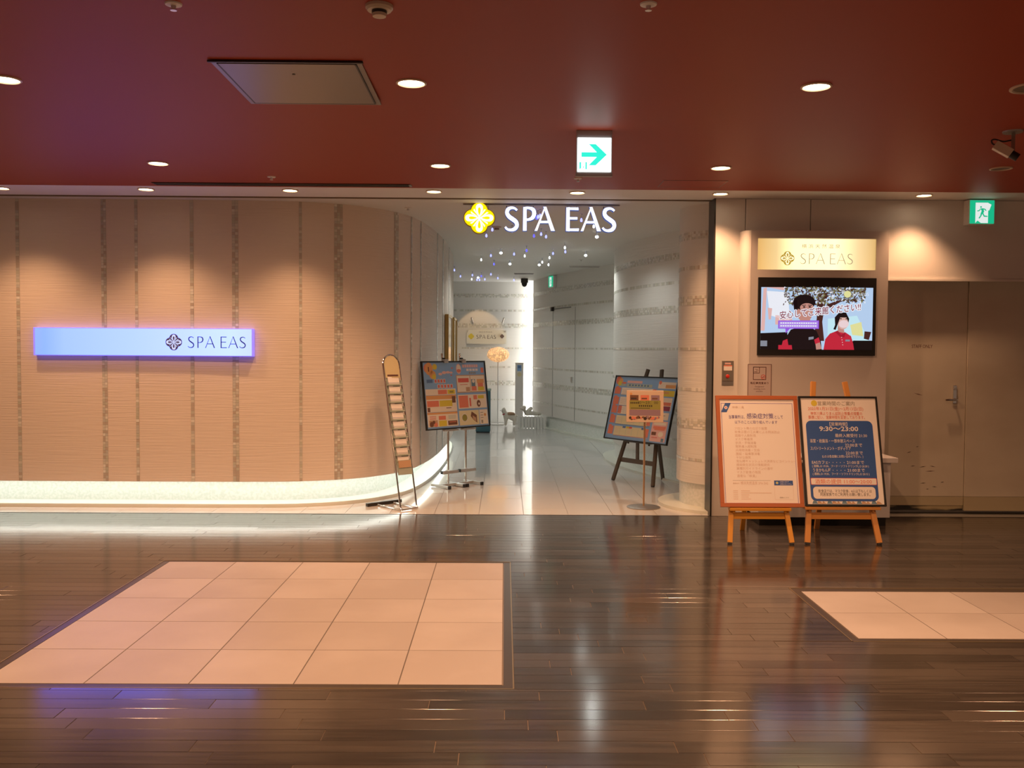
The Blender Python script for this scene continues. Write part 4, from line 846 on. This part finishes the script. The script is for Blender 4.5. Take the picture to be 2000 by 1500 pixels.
# gold frames on the curved wall
for i, (s0, s1, lb) in enumerate(((10.72,11.45,'nearest the viewer'),(11.95,12.68,'middle one'),(13.05,13.78,'farthest'))):
    a, d, n = PLp.at((s0+s1)/2); ang = math.atan2(d.y,d.x)
    t = thing('framed_poster', 'tall gold-framed panel on the curved wall, %s' % lb, 'picture frame', (a.x+n.x*.004,a.y+n.y*.004,1.15), (0,0,ang), 'gold frames on the curved wall')
    w2 = (s1-s0)/2; f = MB()
    for b_ in ((-w2,w2,0,.035),(-w2,w2,.875,.91)): f.box(b_[0],b_[1],-.05,0,b_[2],b_[3])
    for b_ in ((-w2,-w2+.035),(w2-.035,w2)): f.box(b_[0],b_[1],-.05,0,.035,.875)
    f.build('frame','gold', t, bevel=.003); MB().box(-w2+.035,w2-.035,-.04,-.03,.035,.875).build('glass','frame_glass', t)
# back-wall logo panel, small spots
t = thing('logo_plaque', 'pale glass logo panel with dark lettering on the back wall above the lamp', 'sign', (-.39,19.80,1.70))
MB().box(-.43,.43,0,.012,0,.30).build('glass','glass_panel', t, bevel=.002)
sh = Sheet(); sh.letters(-.22,.11,.083,XS_THIN,.12,'ink_black',2); sh.poly([(-.33+x,.16+z) for x, z in quatre(.062)],'ink_yellow',1); sh.text('横浜天然温泉',-.02,.242,.032,'ink_grey',2,'C',width=.29); sh.build('lettering', t)
for x in (-.40,.40):
    for z in (.03,.27): MB().lathe([(.014,-.02),(.014,.05),(.001,.05)], 12, M=Matrix.Translation((x,.0,z))@Matrix.Rotation(R(-90),4,'X')).build('standoff','steel', t, smooth=True)
sh = MB(); sh.prism([(.335+x,.165+z) for x, z in quatre(.045)], -.02, 0); sh.build('crystal_flower','chrome', t)
for x, s in ((-.68,-1),(-.05,1)):
    t = thing('picture_light', 'small metal stem fixture above the logo panel, %s' % ('left' if s < 0 else 'right'), 'wall light', (x,19.855,2.17), (0,0,0), 'fixtures above the logo panel')
    MB().tube([(0,0,0),(0,-.05,.0),(-s*-.03,-.10,.08)], .009, 8).build('arm','steel', t, smooth=True); MB().tube([(0,-.03,-.02),(s*.035,-.11,.09)], .016, 10).build('head','steel_brushed', t, smooth=True)
# feather floor lamp
t = thing('floor_lamp', 'white floor lamp with glowing round feather shade before the back wall', 'floor lamp', (-.133,19.3,0))
MB().lathe([(.001,0),(.14,0),(.14,.012),(.02,.02),(.001,.02)], 24).build('base','white_paint', t, smooth=True)
MB().tube([(0,0,.015),(0,0,1.36)], .011, 8).build('stem','white_paint', t, smooth=True)
MB().lathe([(.001,-.12)]+[(.185*math.sin(R(a)),-.12*math.cos(R(a))) for a in range(15,180,15)]+[(.001,.12)], 24, (0,0,1.475)).build('shade','lamp_core', t, smooth=True)
mb = MB(); rng = random.Random(9)
for i in range(520):
    z = 1-2*(i+.5)/520; a = i*2.39996; r_ = math.sqrt(1-z*z); nrm = Vector((r_*math.cos(a),r_*math.sin(a),z)); p = Vector((nrm.x*.225,nrm.y*.225,1.475+nrm.z*.15))
    tg = nrm.cross(Vector((rng.uniform(-1,1),rng.uniform(-1,1),rng.uniform(-1,1)))).normalized(); b2 = nrm.cross(tg); l = rng.uniform(.022,.045)
    mb.quad(p-b2*l*.35, p+tg*l+nrm*.012, p+b2*l*.35, p-tg*l+nrm*.004)
mb.build('feathers','feather', t, kind='stuff')
# white post with sticker
t = thing('post', 'white square post with small blue sticker near the lit corner', 'post', (.315,19.4,0)); MB().box(-.085,.085,-.04,.04,0,1.29).build('body','white_paint', t, bevel=.004)
MB().box(-.09,.09,-.045,.045,1.29,1.305).build('cap','white_paint', t); sh = Sheet(); sh.rect(-.045,1.13,.045,1.26,'sky_blue',1); sh.rect(-.03,1.19,.03,1.24,'steel_blue',2); sh.disc(0,1.06,.045,'pale_yellow',1); sh.build('sticker', t, y=-.04)
# bin
t = thing('waste_bin', 'dark teal tall bin standing behind the left blue poster', 'bin', (-.40,17.5,0))
MB().box(-.14,.14,-.14,.14,.02,.80).build('body','teal_bin', t, bevel=.02); MB().box(-.15,.15,-.15,.15,.80,.84).build('rim','teal_rim', t, bevel=.01); MB().box(-.13,.13,-.13,.13,0,.02).build('foot','black_plastic', t)
# animal figurine: one skinned body
def skinned(name, V, E, rad, mtl, parent, sub=2):
    me = bpy.data.meshes.new(name); me.from_pydata(V, E, []); me.update(); me.materials.append(MATS[mtl])
    o = bpy.data.objects.new(name, me); COL.objects.link(o); o.parent = parent
    sk = o.modifiers.new('skin','SKIN'); sk.use_smooth_shade = True
    for v, r_ in zip(me.skin_vertices[0].data, rad): v.radius = (r_,r_) if not isinstance(r_, tuple) else r_
    me.skin_vertices[0].data[0].use_root = True
    ss = o.modifiers.new('sub','SUBSURF'); ss.levels = sub; ss.render_levels = sub
    return o
t = thing('animal_figurine', 'small white and tan dog-like animal figurine standing on the white floor', 'figurine', (.13,18.95,0))
V = [(.06,0,.20),(-.02,0,.205),(-.09,0,.22),(-.125,0,.28),(-.135,-.01,.335),(-.185,-.03,.325), (-.095,-.04,.12),(-.10,-.045,.015),(-.095,.04,.12),(-.09,.045,.015), (.085,-.045,.12),(.07,-.05,.015),(.085,.045,.12),(.08,.05,.015),(.12,0,.23),(.15,0,.20), (-.12,-.035,.375),(-.12,.035,.375)]
E = [(0,1),(1,2),(2,3),(3,4),(4,5),(2,6),(6,7),(2,8),(8,9),(0,10),(10,11),(0,12),(12,13),(0,14),(14,15),(4,16),(4,17)]
skinned('body', V, E, [.075,.07,.07,.045,.045,.022,.034,.026,.034,.026,.036,.026,.036,.026,.02,.014,.016,.016], 'figurine_white', t)
mb = MB(); mb.lathe([(.02,.03),(.055,.022),(.078,.0),(.08,-.03)], 18, M=Matrix.Translation((.0,0,.262))@Matrix.Scale(1.25,4,(1,0,0))@Matrix.Scale(.92,4,(0,1,0))); mb.build('saddle','figurine_tan', t, smooth=True)
mb = MB().lathe([(.048,.0),(.052,.01),(.048,.02)], 14, M=Matrix.Translation((-.115,0,.245))@Matrix.Rotation(R(-25),4,'Y')); mb.build('collar','ribbon_red', t, smooth=True)
for y in (-.02,.02): MB().lathe([(.001,-.006),(.007,0),(.001,.006)], 8, (-.168,y-.01,.342)).build('eye','black', t)
MB().lathe([(.001,-.01),(.011,0),(.001,.01)], 8, (-.205,-.035,.325)).build('nose','black', t)
# picket planter with driftwood
t = thing('picket_planter', 'low white picket planter box in the corner under the pale driftwood', 'planter', (.57,18.35,0))
for i in range(9): MB().prism([(-.26+i*.062-.026,0),(-.26+i*.062+.026,0),(-.26+i*.062+.026,.235),(-.26+i*.062,.255),(-.26+i*.062-.026,.235)], -.012,.006).build('picket','picket_white', t)
for z in (.06,.19): MB().box(-.28,.27,.006,.02,z,z+.03).build('rail','picket_white', t)
MB().box(-.27,.26,.02,.20,.02,.23).build('box','picket_white', t)
t = thing('driftwood', 'pale twisted driftwood lumps lying on the white picket planter', 'driftwood', (.53,18.40,.262))
skinned('wood', [(-.17,0,.06),(-.08,.01,.04),(.02,0,.05),(.12,.0,.035),(.22,.02,.03),(-.14,.02,.15),(-.10,.0,.19),(.0,.02,.13),(.03,0,.17)], [(0,1),(1,2),(2,3),(3,4),(0,5),(5,6),(1,7),(7,8)], [.06,.045,.05,.04,.025,.05,.03,.045,.03], 'driftwood', t)
for x in (-.12,.02,.16): MB().tube([(x,.0,.0),(x+.01,-.03,.03)], .006, 6).build('twig','figurine_tan', t)
# door in the corridor wall
pc = Path(catmull([(.60,19.5),(.74,18.85),(.98,18.0),(1.28,17.05),(1.70,15.9),(2.15,14.9)], 8)); P5 = bpy.data.objects['wall_corridor']
for s in (1.45, 2.62):
    a, d, n = pc.at(s); q = a+n*.003; M = Matrix.Translation((q.x,q.y,0)) @ Matrix.Rotation(math.atan2(d.y,d.x),4,'Z'); MB().box(-.005,.005,-.003,.003,.27,2.38,0,M).build('door_joint','white_tile_joint', P5)
a, d, n = pc.at(1.75); q = a+n*.01; M = Matrix.Translation((q.x,q.y,0)) @ Matrix.Rotation(math.atan2(d.y,d.x),4,'Z'); MB().box(-.30,-.22,-.05,0,2.34,2.42,0,M).box(-.26,.75,-.035,-.015,2.372,2.384,0,M).build('door_closer','dark_metal', P5)
a, d, n = pc.at(2.50); q = a+n*.004; M = Matrix.Translation((q.x,q.y,0)) @ Matrix.Rotation(math.atan2(d.y,d.x),4,'Z'); MB().box(-.03,.03,-.02,0,.98,1.08,0,M).build('door_pull','steel', P5)
